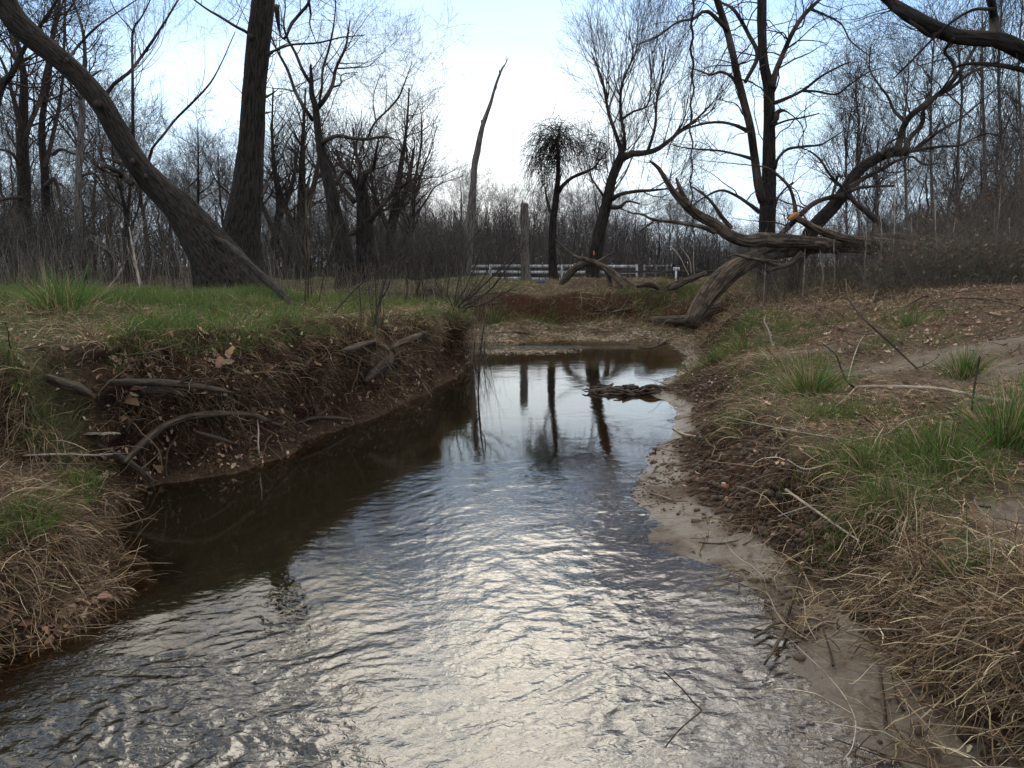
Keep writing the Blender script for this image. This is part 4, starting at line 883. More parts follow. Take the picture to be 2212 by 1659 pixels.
onbank('dark_log', 'long slanting rotten log below the leaf pile at the far end of the left bank', 'log', c8([(840, 1425, 22), (920, 1400, 40), (1000, 1370, 54), (1150, 1300, 58), (1280, 1250, 48), (1360, 1215, 24)]), .12, 'dead', seed=233)
onbank('dark_log', 'stubby rotten log left of the slanting log on the left bank', 'log', c8([(670, 1375, 40), (740, 1352, 56), (820, 1325, 56), (930, 1290, 30)]), .08, 'dead', seed=234)
onbank('root', 'thick splayed root stump reaching the water under the slanting log', 'root', c8([(860, 1620, 40), (900, 1570, 70), (970, 1510, 92), (1040, 1450, 96), (1065, 1395, 60)]), .10, 'dead_dark', seed=235, twigs=[(8, .4)])
onbank('dead_branch', 'grey log lying on the turf behind the young shrub on the left bank', 'log', c8([(530, 1022, 22), (600, 1018, 30), (700, 1012, 28), (790, 1002, 16)]), .04, 'dead', seed=236)
onbank('root', 'curved brown root dropping from the young shrub base down the left bank', 'root', c8([(945, 1150, 18), (935, 1240, 24), (950, 1310, 26), (1010, 1350, 18)]), .10, 'dead', seed=237)
onbank('pale_log', 'short pale barkless log curving up the slope at the foot of the fallen trunks', 'log',
     [(1405, 690, 13), (1440, 692, 19), (1480, 691, 23), (1515, 682, 27), (1548, 660, 25), (1562, 630, 22)], .12, 'dead', S=22, K=60, seed=205)
for i_, (pts_, lb_, nm_) in enumerate([([(1160, 985, 8), (1220, 1000, 14), (1290, 1035, 12), (1340, 1075, 8)], 'pale curved branch in the flood debris below the arched log', 'dead_branch'),
        ([(1390, 1062, 18), (1460, 1045, 26), (1540, 1030, 18)], 'short grey log in the flood debris right of the curved branch', 'dead_branch'),
        ([(1600, 1335, 8), (1700, 1345, 13), (1780, 1315, 15), (1880, 1272, 10)], 'dark crooked branch lying along the far right waterline', 'dead_branch'),
        ([(1265, 1050, 12), (1330, 1040, 20), (1400, 1000, 12)], 'brown stick pile log leaning against the red bank', 'dead_branch'),
        ([(1700, 880, 8), (1790, 900, 10), (1850, 845, 8), (1960, 800, 6)], 'bare branch draped over the crest beside the weathered log', 'dead_branch')]):
    onbank(nm_, lb_, 'branch', c5(pts_), .10, 'dead' if i_ != 2 else 'dead_dark', seed=290 + i_, S=12, K=40, twigs=[(8, .4)])
gq = ground_at(932, 655); o = thing('earth_clump', gq, 'dark root bound clump of slumped earth on the far left turf', 'earth clump')
th_, ph_ = np.meshgrid(np.linspace(0, 2 * np.pi, 60, endpoint=False), np.linspace(0, np.pi, 34), indexing='ij')
kk = 1 + .35 * fbm(np.cos(th_) * np.sin(ph_) * 2 + 5, np.sin(th_) * np.sin(ph_) * 2 + np.cos(ph_) * 2.3, 410, 4) + .10 * fbm(np.cos(th_) * np.sin(ph_) * 9, np.cos(ph_) * 9 + np.sin(th_) * 4, 411, 2)
V_ = np.stack([.26 * kk * np.cos(th_) * np.sin(ph_), .22 * kk * np.sin(th_) * np.sin(ph_), .24 * kk * np.cos(ph_) + .15], -1)
ix = np.arange(60 * 34).reshape(60, 34); jx = np.roll(ix, -1, 0); me = mesh_np('clump', V_.reshape(-1, 3), np.stack([ix[:, :-1], ix[:, 1:], jx[:, 1:], jx[:, :-1]], -1).reshape(-1, 4), M['dead_dark'], True, {'bark': V_.reshape(-1, 3)}); link('soil', me, o)
rg_ = np.random.default_rng(5); n_ = 160; a0 = V_.reshape(-1, 3)[rg_.integers(0, 2040, n_)]; o8 = np.empty((n_, 6, 3)); o8[:, 0] = a0; d_ = unit(a0 - [0, 0, .1])
for i_ in range(1, 6): d_ = unit(d_ + rg_.normal(size=(n_, 3)) * .3 + [0, 0, -.3]); o8[:, i_] = o8[:, i_ - 1] + d_ * .04
link('roots', Tubes().add(o8, np.full((n_, 1), .003) * np.linspace(1, .4, 6)[None], 3, cap=False).mesh('roots', M['dead']), o)
# flat flake of bark
rt = ground_at(232, 938); o = thing('bark_plate', rt + np.array([0, -.12, .02]), 'flat pale flake of bark lying left of the arching root', 'bark')
nx_, ny_ = 26, 8; uu, vv = np.meshgrid(np.linspace(-.5, .5, nx_), np.linspace(-.5, .5, ny_), indexing='ij')
bw = .26; edge = .10 * fbm(uu * 9 + 3, vv * 9, 400, 3)
Xp = uu * bw + .02 * edge; Yp = vv * (.075 + .03 * fbm(uu * 6, 0 * uu, 401, 2)) ; Zp = -.9 * Yp ** 2 * 6 + .006 * fbm(uu * 12, vv * 5, 402, 3) - Yp * .25
top = np.stack([Xp, Yp, Zp + .02], -1).reshape(-1, 3); bot = top - np.array([0, 0, .008])
ix = np.arange(nx_ * ny_).reshape(nx_, ny_); qt = np.stack([ix[:-1, :-1], ix[1:, :-1], ix[1:, 1:], ix[:-1, 1:]], -1).reshape(-1, 4)
rim = np.concatenate([ix[:, 0], ix[-1, 1:], ix[::-1, -1][1:], ix[0, ::-1][1:]]); qs = np.stack([rim[:-1], rim[1:], rim[1:] + nx_ * ny_, rim[:-1] + nx_ * ny_], -1)
V_ = np.concatenate([top, bot]); me = mesh_np('bark_sheet', V_, np.concatenate([qt, qt[:, ::-1] + nx_ * ny_, qs]), M['bleached'], True, {'bark': V_})
link('bark_sheet', me, o)
# right foreground sticks
onbank('long_stick', 'long pale weathered branch lying across the top of the right bank', 'stick', c9([(1135, 890, 16), (1300, 886, 22), (1500, 890, 25), (1700, 905, 27), (1900, 945, 29), (2100, 976, 30), (2280, 1005, 30)]), .06, 'bleached', seed=241, twigs=[(5, .3)])
onbank('stick', 'thin dark twig curving up from the left end of the long pale branch', 'stick', c9([(1150, 892, 15), (1100, 850, 12), (1065, 770, 11), (1035, 690, 9), (990, 650, 7), (950, 618, 5)]), .02, 'dead_dark', lift=(1842, 838), seed=242)
onbank('raised_branch', 'slender grey branch rising from the sandy right bank and bending upright at its tip', 'stick', c9([(1560, 790, 9), (1400, 640, 13), (1250, 500, 15), (1150, 390, 15), (1108, 320, 13), (1095, 210, 6)]), -.16, 'dead', lift=(1985, 800), seed=243, twigs=[(4, .2)])
onbank('bark_stick', 'dark upright stick stuck in the right bank above a curled dead leaf', 'stick', c9([(1884, 1040, 13), (1892, 960, 13), (1905, 860, 13), (1922, 760, 12), (1938, 698, 10)]), .0, 'dead_dark', lift=(2099, 888), seed=244)
onbank('stem', 'long straight pale weed stalk lying on the dark soil of the right bank', 'stem', c9([(350, 1078, 6), (600, 1130, 7), (850, 1180, 8), (1130, 1222, 8)]), .08, 'bleached', seed=245)
onbank('stick', 'pale stick slanting down out of the dark soil above the mud beach', 'stick', c10([(685, -5, 15), (770, 55, 16), (860, 118, 15), (960, 190, 14), (1125, 302, 9)]), .10, 'bleached', seed=246)
onbank('stem', 'short pale stalk beside the slanting pale stick', 'stem', c10([(640, 155, 8), (740, 120, 8), (850, 90, 8), (950, 105, 5)]), .06, 'bleached', seed=247)
onbank('standing_stick', 'purplish stick leaning from the straw down onto the mud at the water edge', 'stick', c10([(802, 425, 13), (765, 550, 15), (735, 640, 18), (705, 730, 21), (680, 830, 23), (620, 940, 20), (558, 1040, 12)]), .07, 'dead', seed=248)
onbank('stem', 'pale horizontal stalk above the lower patch of mud', 'stem', c10([(1055, 842, 12), (1160, 832, 13), (1290, 828, 11), (1420, 842, 8), (1500, 860, 5)]), .10, 'bleached', seed=249)
onbank('stem', 'long hooked pale stem curling over the lower mud patch', 'stem', c10([(715, 895, 5), (800, 975, 6), (900, 1070, 7), (1000, 1180, 7), (1060, 1270, 7), (1100, 1370, 8), (1100, 1450, 7), (1080, 1540, 7), (1030, 1612, 5)]), .06, 'bleached', seed=250)
onbank('stick', 'dark wet stick lying on the lower mud with its lumpy end under the straw', 'stick', c10([(1250, 1080, 20), (1262, 1200, 24), (1275, 1320, 28), (1285, 1420, 24)]), .05, 'dead_dark', seed=251)
onbank('stick', 'dark twisted root lying along the mud under the straw ledge', 'root', c10([(500, 880, 16), (560, 840, 22), (620, 800, 20), (690, 790, 24), (760, 850, 20), (850, 830, 22), (930, 790, 18)]), .04, 'dead_dark', seed=252, twigs=[(10, .15)])
onbank('stick', 'black twig lying on the upper mud beach', 'stick', c10([(165, 310, 8), (240, 318, 10), (320, 315, 11), (400, 300, 8)]), .02, 'dead_dark', seed=253, twigs=[(4, .1)])
onbank('stick', 'bleached bone coloured stick at the water edge beside the tip of the right bank', 'stick', c9([(15, 1145, 12), (50, 1170, 16), (100, 1190, 15), (190, 1200, 9)]), .03, 'bleached', seed=254)
onbank('stick', 'white curled twig standing in the grass on the right bank', 'stick', c9([(592, 436, 6), (585, 480, 9), (610, 530, 9), (622, 570, 9), (630, 610, 9), (655, 640, 6)]), .03, 'bleached', lift=(1672, 745), seed=255, twigs=[(4, .12)])
onbank('stem', 'straight stem lying on the leaf covered slope left of the raised branch', 'stem', c9([(835, 408, 7), (920, 450, 8), (1000, 495, 8), (1105, 545, 6)]), .08, 'dead', seed=256)
onbank('stem', 'bent stem forming a low arch on the leaf covered slope', 'stem', c9([(1340, 465, 8), (1420, 410, 9), (1510, 360, 10), (1612, 320, 10), (1700, 395, 8), (1830, 498, 6)]), .25, 'dead', seed=257)
for i, (pts, lb) in enumerate([([(1600, 210, 6), (1750, 245, 8), (1900, 232, 8), (2260, 225, 7)], 'upper level grey stem at the right edge of the leaf covered slope'),
        ([(1540, 445, 6), (1640, 365, 8), (1800, 330, 9), (2000, 345, 9), (2260, 395, 9)], 'long grey stem bowing over the leaf covered slope at the right edge'),
        ([(1400, 440, 5), (1600, 415, 7), (1800, 405, 8), (2000, 380, 8), (2260, 330, 8)], 'grey stem crossing the bowed stem near the right edge'),
        ([(1720, 350, 5), (1850, 385, 7), (2000, 430, 8), (2140, 470, 8)], 'stem running down right from the crossing stems'),
        ([(1650, 310, 5), (1850, 290, 7), (2100, 265, 6)], 'thin stem lying along the upper part of the leaf covered slope'),
        ([(2010, 400, 5), (2110, 350, 7), (2240, 310, 6)], 'short stem rising to the right edge over the crossing stems'),
        ([(730, 1345, 7), (830, 1400, 9), (940, 1385, 9), (1080, 1320, 9), (1235, 1235, 7)], 'curved pale stem drooping over the dark soil'),
        ([(1010, 1255, 5), (1150, 1225, 7), (1350, 1180, 7), (1500, 1090, 7), (1800, 1045, 6)], 'thin pale stem lying across the leaf heap of the right bank'),
        ([(1190, 1325, 5), (1400, 1312, 6), (1700, 1300, 5)], 'straight straw coloured stem below the leaf heap'),
        ([(505, 790, 4), (600, 815, 6), (700, 850, 6), (770, 880, 5)], 'fine pale stem left of the big grass tuft'),
        ([(1105, 860, 6), (1140, 720, 7), (1180, 610, 6), (1215, 560, 4)], 'pale stem leaning against the raised branch'),
        ([(1030, 1010, 7), (1090, 960, 9), (1160, 890, 10)], 'short pale stem under the left end of the long branch')]):
    onbank('stem', lb, 'stem', c9(pts), .08 if i not in (10,) else .02, 'bleached' if i >= 6 else 'dead', seed=260 + i, S=8, K=40, group='loose stems lying on the right bank')
wood('bent_twig', 'thin dark bent twig standing in the water near the bottom right', 'twig', [(1434, 1450, 2), (1475, 1490, 3), (1500, 1520, 4), (1515, 1534, 4), (1498, 1550, 3), (1466, 1578, 3), (1437, 1614, 2)], 1.95, -.1, m='dead_dark', S=8, seed=280)
wood('water_twig', 'thin dark upright twig rising from the water by the far tip of the left bank', 'twig', [(1034, 905, 3), (1033, 850, 4), (1036, 790, 5), (1040, 745, 4), (1046, 700, 3)], 8.2, .2, [([(1037, 780, 3), (1046, 766, 3), (1047, 735, 2)], 8.2), ([(1028, 800, 3), (1024, 770, 3), (1026, 738, 2)], 8.3), ([(1036, 812, 3), (1028, 795, 3), (1024, 770, 2)], 8.25)], m='dead_dark', S=7, seed=281)
# driftwood clump in mid stream
gp = atz(1345, 848, 0.0); rng = np.random.default_rng(31)
o = thing('driftwood_clump', gp, 'dark clump of driftwood and debris caught in the stream off the right bank', 'driftwood')
tb = Tubes()
for i in range(90):
    x = rng.uniform(-.34, .50); a = rng.normal(0, .35); l = rng.uniform(.08, .34)
    c0 = np.array([x, rng.normal(0, .09), rng.uniform(-.02, .07) * (1 - abs(x - .1))]); dd = np.array([math.cos(a), math.sin(a) * .7, rng.normal(0, .15)])
    P = c0 + np.linspace(-.5, .5, 5)[:, None] * dd * l + rng.normal(0, .008, (5, 3)); tb.add(P, np.full(5, rng.uniform(.004, .02)) * np.array([.7, 1, 1, 1, .6]), 7, .2, seed=i)
link('sticks', tb.mesh('sticks', M['dead_dark']), o)
P, R = spline(np.array([[.18, -.05, .05], [.30, -.06, .085], [.42, -.05, .075], [.60, 0, .04]]), np.array([.015, .022, .018, .01]), 20); link('branch', Tubes().add(P, R, 10, .2).mesh('branch', M['dead_dark']), o)
# saplings and shrubs
def shrub(name, label, stems, Y, seed, n1, l1, n2, m='twig', cat='shrub', bare=None, group=None, up=.25):
    rng = np.random.default_rng(seed); Ps, Rs = [], []
    for s in stems:
        gb = ground_at(s[0][0][0], s[0][0][1]); Yb = gb[1] if (gb[2] > .3 and gb[1] < 16) else Y + (s[1] if len(s) > 1 else 0)
        p, r = pxl(s[0], Yb, s[2] if len(s) > 2 else 0)
        g0 = float(hz(p[0, 0], p[0, 1])); 
        if p[0, 2] > g0 - .03: p = np.vstack([[p[0, 0], p[0, 1], g0 - .05], p]); r = np.concatenate([[r[0]], r])
        p, r = spline(p, r, 24); Ps.append(p); Rs.append(r)
    Ps, Rs = np.array(Ps), np.array(Rs); org = Ps[0, 0].copy(); root = thing(name, org, label, cat, group)
    for j_ in range(len(Ps)): link('stem', Tubes().add(Ps[j_] - org, Rs[j_], 8, .08, seed=seed + j_).mesh('stem', M[m]), root)
    if n1:
        tb = Tubes(); cur = grow(rng, Ps, Rs, n1, l1, K=7, wig=.16, rf=.5, ang=(20, 50), up=up); tb.add(cur[0] - org, cur[1], 4, cap=False)
        cur = grow(rng, cur[0], cur[1], n2, l1 * .5, K=5, wig=.2, rf=.6, ang=(20, 50), up=up * .5); tb.add(cur[0] - org, cur[1], 3, cap=False)
        link('twigs', tb.mesh('twigs', M[m]), root)
    return root
shrub('slanting_shrub', 'bare shrub with stems fanning up right from the tip of the left bank',
      [(c8([(1600, 1040, 16), (1720, 930, 14), (1850, 800, 12), (1960, 700, 10), (2110, 540, 7), (2300, 330, 3)]),), (c8([(1620, 1060, 18), (1760, 960, 15), (1900, 840, 12), (2050, 640, 9), (2250, 420, 3)]), .2),
       (c8([(1590, 1020, 12), (1660, 880, 11), (1720, 740, 9), (1760, 640, 7), (1840, 430, 3)]), .1), (c8([(1580, 1030, 12), (1600, 860, 10), (1660, 600, 8), (1700, 500, 6), (1870, 300, 3)]), -.1),
       (c8([(1650, 1070, 14), (1800, 1000, 11), (1950, 920, 8), (2100, 830, 4)]), .1), (c8([(1610, 1050, 12), (1690, 930, 10), (1800, 800, 7), (1870, 640, 4)]), .3), (c8([(1570, 1050, 11), (1520, 900, 9), (1560, 700, 7), (1640, 480, 3)]), .2)], 10.2, 301, 60, .8, 160)
shrub('young_shrub', 'slender bare shrub rising from the left bank above the slanting log',
      [(c8([(945, 1180, 22), (955, 1060, 20), (985, 940, 17), (1020, 820, 12), (1060, 700, 9), (1150, 560, 4)]),), (c8([(950, 1080, 14), (950, 980, 11), (945, 860, 8), (930, 700, 4)]),), (c8([(985, 960, 10), (1040, 870, 8), (1060, 780, 6), (1010, 640, 3)]),),
       (c8([(600, 1080, 10), (700, 960, 11), (830, 830, 10), (960, 740, 8), (1100, 660, 6), (1220, 540, 3)]), -.1), (c8([(830, 1160, 10), (825, 1000, 9), (815, 860, 7), (830, 730, 4)]), .2)], 8.6, 302, 46, .55, 120)
shrub('twiggy_bush', 'low twiggy bush on the far turf left of the slanting shrub', [(c8([(1280, 960, 12), (1290, 860, 10), (1310, 760, 6), (1340, 640, 3)]),), (c8([(1330, 1000, 10), (1325, 880, 8), (1300, 700, 4)]), .3), (c8([(1180, 980, 10), (1200, 860, 8), (1180, 700, 4)]), -.3), (c8([(1480, 960, 10), (1440, 840, 7), (1400, 700, 4)]), .2)], 12.5, 303, 60, .7, 160)
for i, (pts, lb) in enumerate([(c8([(405, 975, 18), (400, 850, 15), (405, 620, 12), (400, 400, 11), (385, 200, 9), (400, 20, 7), (470, -120, 3)]), 'pale sapling standing at the middle of the left turf'),
        (c8([(378, 990, 12), (385, 650, 11), (375, 500, 9), (378, 330, 8), (420, 150, 4)]), 'thin pale sapling touching the left side of a paler one'),
        (c8([(430, 960, 10), (410, 640, 9), (415, 450, 8), (405, 300, 4)]), 'thin pale sapling touching the right side of a paler one'),
        (c8([(490, 985, 12), (520, 800, 11), (570, 600, 10), (610, 430, 8), (640, 310, 4)]), 'grey sapling leaning right beside the pale saplings'),
        ([(303, 617, 7), (297, 590, 6), (291, 560, 5), (284, 520, 4), (279, 490, 2)], 'pale leaning stalk standing on the turf left of the leaning willow'),
        ([(225, 640, 4), (238, 618, 4), (252, 600, 3), (262, 580, 2)], 'short pale stalk leaning right on the left turf')]):
    shrub('sapling', lb, [(pts,)], 9.0 if i < 4 else 10.5, 310 + i, 8 if i < 4 else 3, .5, 12, m='bleached' if i > 3 else 'dead', cat='sapling', group='thin pale saplings on the left bank')
SAP = [(1640, 505, 560), (1742, 500, 575), (1935, 360, 590), (1968, 470, 588), (1905, 455, 590), (1872, 480, 590), (2145, 450, 592), (2160, 400, 592), (2180, 470, 592), (2060, 470, 590), (2110, 500, 592), (2020, 430, 590), (1800, 470, 588), (1770, 520, 585)]
SAPL = ['pale stalk in front of the left end of the lower fallen trunk', 'pale stalk in front of the middle of the fallen trunks', 'tallest pale stalk in front of the fallen trunks', 'pale stalk just right of the tallest one', 'pale stalk just left of the tallest one', 'second pale stalk left of the tallest one', 'pale stalk below the thicket near the right edge', 'tall pale stalk below the thicket near the right edge', 'short pale stalk nearest the right edge', 'pale stalk before the thicket at the end of the lower fallen trunk', 'shortest pale stalk before the brown thicket', 'tall pale stalk at the left edge of the brown thicket', 'pale stalk before the torn orange branch', 'short pale stalk before the torn orange branch']
for i, (x, yt, yb) in enumerate(SAP):
    r0_ = np.random.default_rng(330 + i); dx = r0_.uniform(-14, 14)
    shrub('dry_stalk', SAPL[i], [([(x + dx, yb + 5, 2.8), (x + dx * .6 + r0_.uniform(-4, 4), (yb * 2 + yt) / 3, 2.4), (x + dx * .2, (yb + 2 * yt) / 3, 1.9), (x + r0_.uniform(-5, 5), yt, 0.9)],)], 12.6, 330 + i, 4, .35, 6, m='bleached', cat='stalk', group='tall dry stalks before the fallen trunks')
wood('arching_stem', 'thin grey stem arching down to the left beyond the right bank', 'stem', c5([(2010, 760, 9), (1980, 700, 9), (1930, 600, 8), (1880, 545, 7), (1830, 524, 5), (1780, 526, 3)]), 15, 0, [(c5([(2030, 745, 9), (2020, 650, 8), (1980, 580, 6), (1940, 530, 3)]), 15), (c5([(2052, 745, 8), (2048, 640, 7), (2050, 520, 4)]), 15)], m='bleached', S=7, seed=350)
# ------------------------------------------------------------------ fences
def boxes(lst):
    V, Fq = [], []
    for (c, ax, ay, az_, h) in lst:
        c = np.array(c); b0 = len(V)
        for s in ((-1, -1, -1), (1, -1, -1), (1, 1, -1), (-1, 1, -1), (-1, -1, 1), (1, -1, 1), (1, 1, 1), (-1, 1, 1)):
            V.append(c + s[0] * h[0] * np.array(ax) + s[1] * h[1] * np.array(ay) + s[2] * h[2] * np.array(az_))
        for f in ((0, 3, 2, 1), (4, 5, 6, 7), (0, 1, 5, 4), (1, 2, 6, 5), (2, 3, 7, 6), (3, 0, 4, 7)): Fq.append([b0 + k for k in f])
    return np.array(V), np.array(Fq)
def fence(label, A0, A1, m, heights, rail_h, post_h, n, seed, capm=None, rh=.012):
    rng = np.random.default_rng(seed); A0 = np.array(A0, float); A1 = np.array(A1, float)
    o = thing('rail_fence', A0, label, 'fence'); d = unit(A1 - A0); s = np.array([-d[1], d[0], 0]); up = np.array([0, 0, 1.0])
    pts = [A0 + (A1 - A0) * k / n for k in range(n + 1)]
    for k, p in enumerate(pts):
        hh_ = post_h * rng.uniform(.98, 1.04); lean = np.array([rng.normal(0, .015), 0, 1])
        V, Q = boxes([(p - A0 + up * (hh_ / 2 - .1), d, s, unit(lean), (.065, .065, hh_ / 2 + .1)), (p - A0 + up * (hh_ + .02), d, s, unit(lean), (.075, .075, .02))])
        link('post', mesh_np('post', V, Q, M[m], False), o)
    for k in range(n):
        for hgt in heights:
            a = pts[k] - A0 + up * (hgt + rng.normal(0, rh)) - s * .09; b_ = pts[k + 1] - A0 + up * (hgt + rng.normal(0, rh)) - s * .09
            dd = unit(b_ - a); V, Q = boxes([((a + b_) / 2, dd, s, np.cross(dd, s) * (1 if np.cross(dd, s)[2] > 0 else -1), (np.linalg.norm(b_ - a) / 2 - .004, .02, rail_h / 2))])
            link('rail', mesh_np('rail', V, Q, M[m], False), o)
    return o
p0 = atY(1375, 600, 50); p1 = atY(985, 600, 53); p2 = atY(775, 600, 66)
fence('weathered white three rail fence running behind the far bank', (p0[0], 50, .28), (p1[0], 53, .30), 'white_paint', (.32, .76, 1.17), .19, 1.25, 5, 1)
fence('smaller looking white fence section angling away at the left end', (p1[0] - .4, 53.3, .30), (p2[0], 64, .30), 'white_paint', (.32, .76, 1.17), .19, 1.3, 6, 2)
d0 = atY(1318, 600, 44); d1 = atY(1640, 600, 44)
fence('dark unpainted rail fence in front of the green meadow at the right', (d0[0], 44, .32), (d1[0], 45, .32), 'dark_paint', (.40, .82), .13, 1.1, 5, 3)
q0 = atY(1392, 574, 62); q1 = atY(1442, 574, 62)
fence('distant white top rail beyond the dark fence', (q0[0], 62, .32), (q1[0], 62, .32), 'white_paint', (.6, 1.18), .10, 1.2, 2, 4)
# white marker post with a small white board
mp_ = atY(1460, 603, 40); zb = float(height(np.array([mp_[0]]), np.array([40.]))[0])
o = thing('marker_post', (mp_[0], 40, zb), 'white marker post with a small white board standing before the dark fence', 'post')
V, Q = boxes([((0, 0, .5), (1, 0, 0), (0, 1, 0), (0, 0, 1), (.04, .04, .60))]); link('post', mesh_np('post', V, Q, M['white_paint'], False), o)
V, Q = boxes([((0, -.055, 1.02), (1, 0, 0), (0, 1, 0), (0, 0, 1), (.17, .012, .085))]); bd = link('board', mesh_np('board', V, Q, M['white_paint'], False), o)
V, Q = boxes([((-.10, -.070, 1.05), (1, 0, 0), (0, 1, 0), (0, 0, 1), (.035, .003, .014)), ((.035, -.070, 1.02), (1, 0, 0), (0, 1, 0), (0, 0, 1), (.012, .003, .082)), ((.105, -.070, 1.0), (1, 0, 0), (0, 1, 0), (0, 0, 1), (.014, .003, .05))]); link('marks', mesh_np('marks', V, Q, M['dark_paint'], False), bd)
# blue bag with orange ball shaped tag
bp = atY(1172, 617, 20.5); zb = float(hz(bp[0], bp[1])); o = thing('blue_bag', (bp[0], bp[1], zb), 'dark blue bag lying at the foot of the vine covered tree', 'bag')
def lump_mesh(name, rx, ry, rz, m, seed, c=(0, 0, 0), amp=.25, n=20):
    th, ph = np.meshgrid(np.linspace(0, 2 * np.pi, n * 2, endpoint=False), np.linspace(0, np.pi, n), indexing='ij')
    k = 1 + amp * fbm(np.cos(th) * np.sin(ph) * 2.4 + seed, np.sin(th) * np.sin(ph) * 2.4 + np.cos(ph) * 2.1, seed, 3)
    V = np.stack([rx * k * np.cos(th) * np.sin(ph), ry * k * np.sin(th) * np.sin(ph), rz * k * np.cos(ph)], -1) + np.array(c)
    ix = np.arange(V.shape[0] * n).reshape(-1, n); jx = np.roll(ix, -1, 0); q = np.stack([ix[:, :-1], ix[:, 1:], jx[:, 1:], jx[:, :-1]], -1).reshape(-1, 4)
    return mesh_np(name, V.reshape(-1, 3), q, m, True, {'bark': V.reshape(-1, 3)})
link('bag_body', lump_mesh('bag_body', .14, .09, .07, M['blue'], 501, (-.02, 0, .07)), o)
link('bag_base', lump_mesh('bag_base', .20, .11, .06, M['black'], 502, (-.02, 0, .05)), o)
P, R = spline(np.array([[-.1, 0, .16], [-.05, -.03, .24], [.05, -.03, .24], [.1, 0, .16]]), np.full(4, .012), 16); link('handle', Tubes().add(P, R, 6).mesh('handle', M['black']), o)
tag(link('orange_ball', lump_mesh('orange_ball', .035, .035, .035, M['orange'], 503, amp=.1), None, (bp[0] + .2, bp[1] - .1, zb + .05)), 'small orange red ball beside the blue bag', 'ball')
op = atY(1283, 547, 20.6); tag(link('orange_tape', lump_mesh('orange_tape', .018, .01, .06, M['orange'], 504, amp=.35), None, op), 'small scrap of orange flagging on the leaning bare tree', 'tape')
print('things', time.time() - T0)
# ------------------------------------------------------------------ scattered growth: blades, straw, roots, leaves
QC = GV.reshape(-1, 3)[GQ].mean(1)
qa = GV.reshape(-1, 3)[GQ]; QN = np.cross(qa[:, 2] - qa[:, 0], qa[:, 3] - qa[:, 1]); QA = np.linalg.norm(QN, axis=1) / 2; QN = QN / (2 * QA[:, None] + 1e-12); QN *= np.sign(QN[:, 2:3] + 1e-9)
def atq(A_): return A_.reshape(-1)[GQ[:, 0]]
qD, qS, qX, qY, qR = atq(D), atq(SS), QC[:, 0], QC[:, 1], np.hypot(QC[:, 0], QC[:, 1])
qTW, qW = atq(PP[..., 0]), atq(PP[..., 2]); qSand = atq(ZG); qout = np.stack([atq(gx), atq(gy)], -1)
fov = (np.abs(np.degrees(np.arctan2(qX, qY))) < 44) & (qY > .6)
def dens(A_, d=1.15): return QA * A_ * fov / np.maximum(qR, 1.2) ** d
def pick(rng, wgt, n):
    c = np.cumsum(wgt); k = np.searchsorted(c, rng.random(n) * c[-1]); k = np.clip(k, 0, len(c) - 1)
    a, b_ = rng.random((n, 1)), rng.random((n, 1)); q = qa[k]
    p = (q[:, 0] * (1 - a) + q[:, 1] * a) * (1 - b_) + (q[:, 3] * (1 - a) + q[:, 2] * a) * b_
    return k, p
def blobq(px, py, rx, ry=None, z=None):
    c = ground_at(px, py); ry = ry or rx
    return np.exp(-((qX - c[0]) / rx) ** 2 - ((qY - c[1]) / ry) ** 2)
def strands(rng, p, d, Ls, Wd, K=5, droop=.3, wig=.15, tint=None, follow=False, taper=True, lift=.01):
    n = len(p); out = np.empty((n, K, 3)); out[:, 0] = p; st = (Ls / (K - 1))[:, None]
    for k in range(1, K):
        d = unit(d + rng.normal(size=(n, 3)) * wig + np.array([0, 0, -droop])); q = out[:, k - 1] + d * st
        if follow:
            hq = hz(q[:, 0], q[:, 1]) + lift * rng.uniform(.3, 1.6, n); low = q[:, 2] < hq
            q[:, 2] = np.where(low, np.maximum(hq, q[:, 2]), q[:, 2]); d = unit(q - out[:, k - 1])
        out[:, k] = q
    tn = unit(np.gradient(out, axis=1)); rv = unit(rng.normal(size=(n, 1, 3))); sd = unit(np.cross(tn, rv))
    wp = (np.linspace(1, .15, K) ** .7 if taper else np.array([.7] + [1] * (K - 2) + [.6])) * .5
    o_ = sd * (Wd[:, None] * wp[None])[..., None]
    V = np.stack([out - o_, out + o_], 2)       # n,K,2,3
    b0 = (np.arange(n) * K * 2)[:, None] + (np.arange(K - 1) * 2)[None]
    q = np.stack([b0, b0 + 1, b0 + 3, b0 + 2], -1).reshape(-1, 4)
    c = np.broadcast_to(tint[:, None, None, :], (n, K, 2, 3)).reshape(-1, 3)
    return V.reshape(-1, 3), q, c
def tints(rng, n, cols, var=.25):
    cols = np.array(cols); t_ = cols[rng.integers(0, len(cols), n)] * rng.uniform(1 - var, 1 + var, (n, 1)) * rng.uniform(.93, 1.07, (n, 3)); return np.clip(t_, 0, .9)
STRAW = [(.42, .31, .18), (.32, .23, .13), (.56, .44, .28), (.22, .15, .085), (.15, .095, .055)]
DARK = [(.07, .045, .03), (.11, .072, .045), (.045, .03, .02), (.15, .10, .06), (.19, .13, .08)]
GREEN = [(.065, .12, .022), (.09, .15, .03), (.045, .085, .018), (.16, .17, .06)]
LEAF = [(.30, .18, .11), (.40, .27, .18), (.18, .10, .06), (.46, .34, .25), (.12, .07, .045)]
class Bag:
    def __init__(s): s.V = []; s.F = []; s.C = []; s.n = 0
    def add(s, r):
        V, q, c = r; s.V.append(V); s.F.append(q + s.n); s.C.append(c); s.n += len(V)
    def obj(s, name, m, label):
        me = mesh_np(name, np.concatenate(s.V), np.concatenate(s.F), m, True, None, {'tint': np.concatenate(s.C)})
        return tag(link(name, me), label, None, None, 'stuff')
rng = np.random.default_rng(2024)
land = qD > 0.0
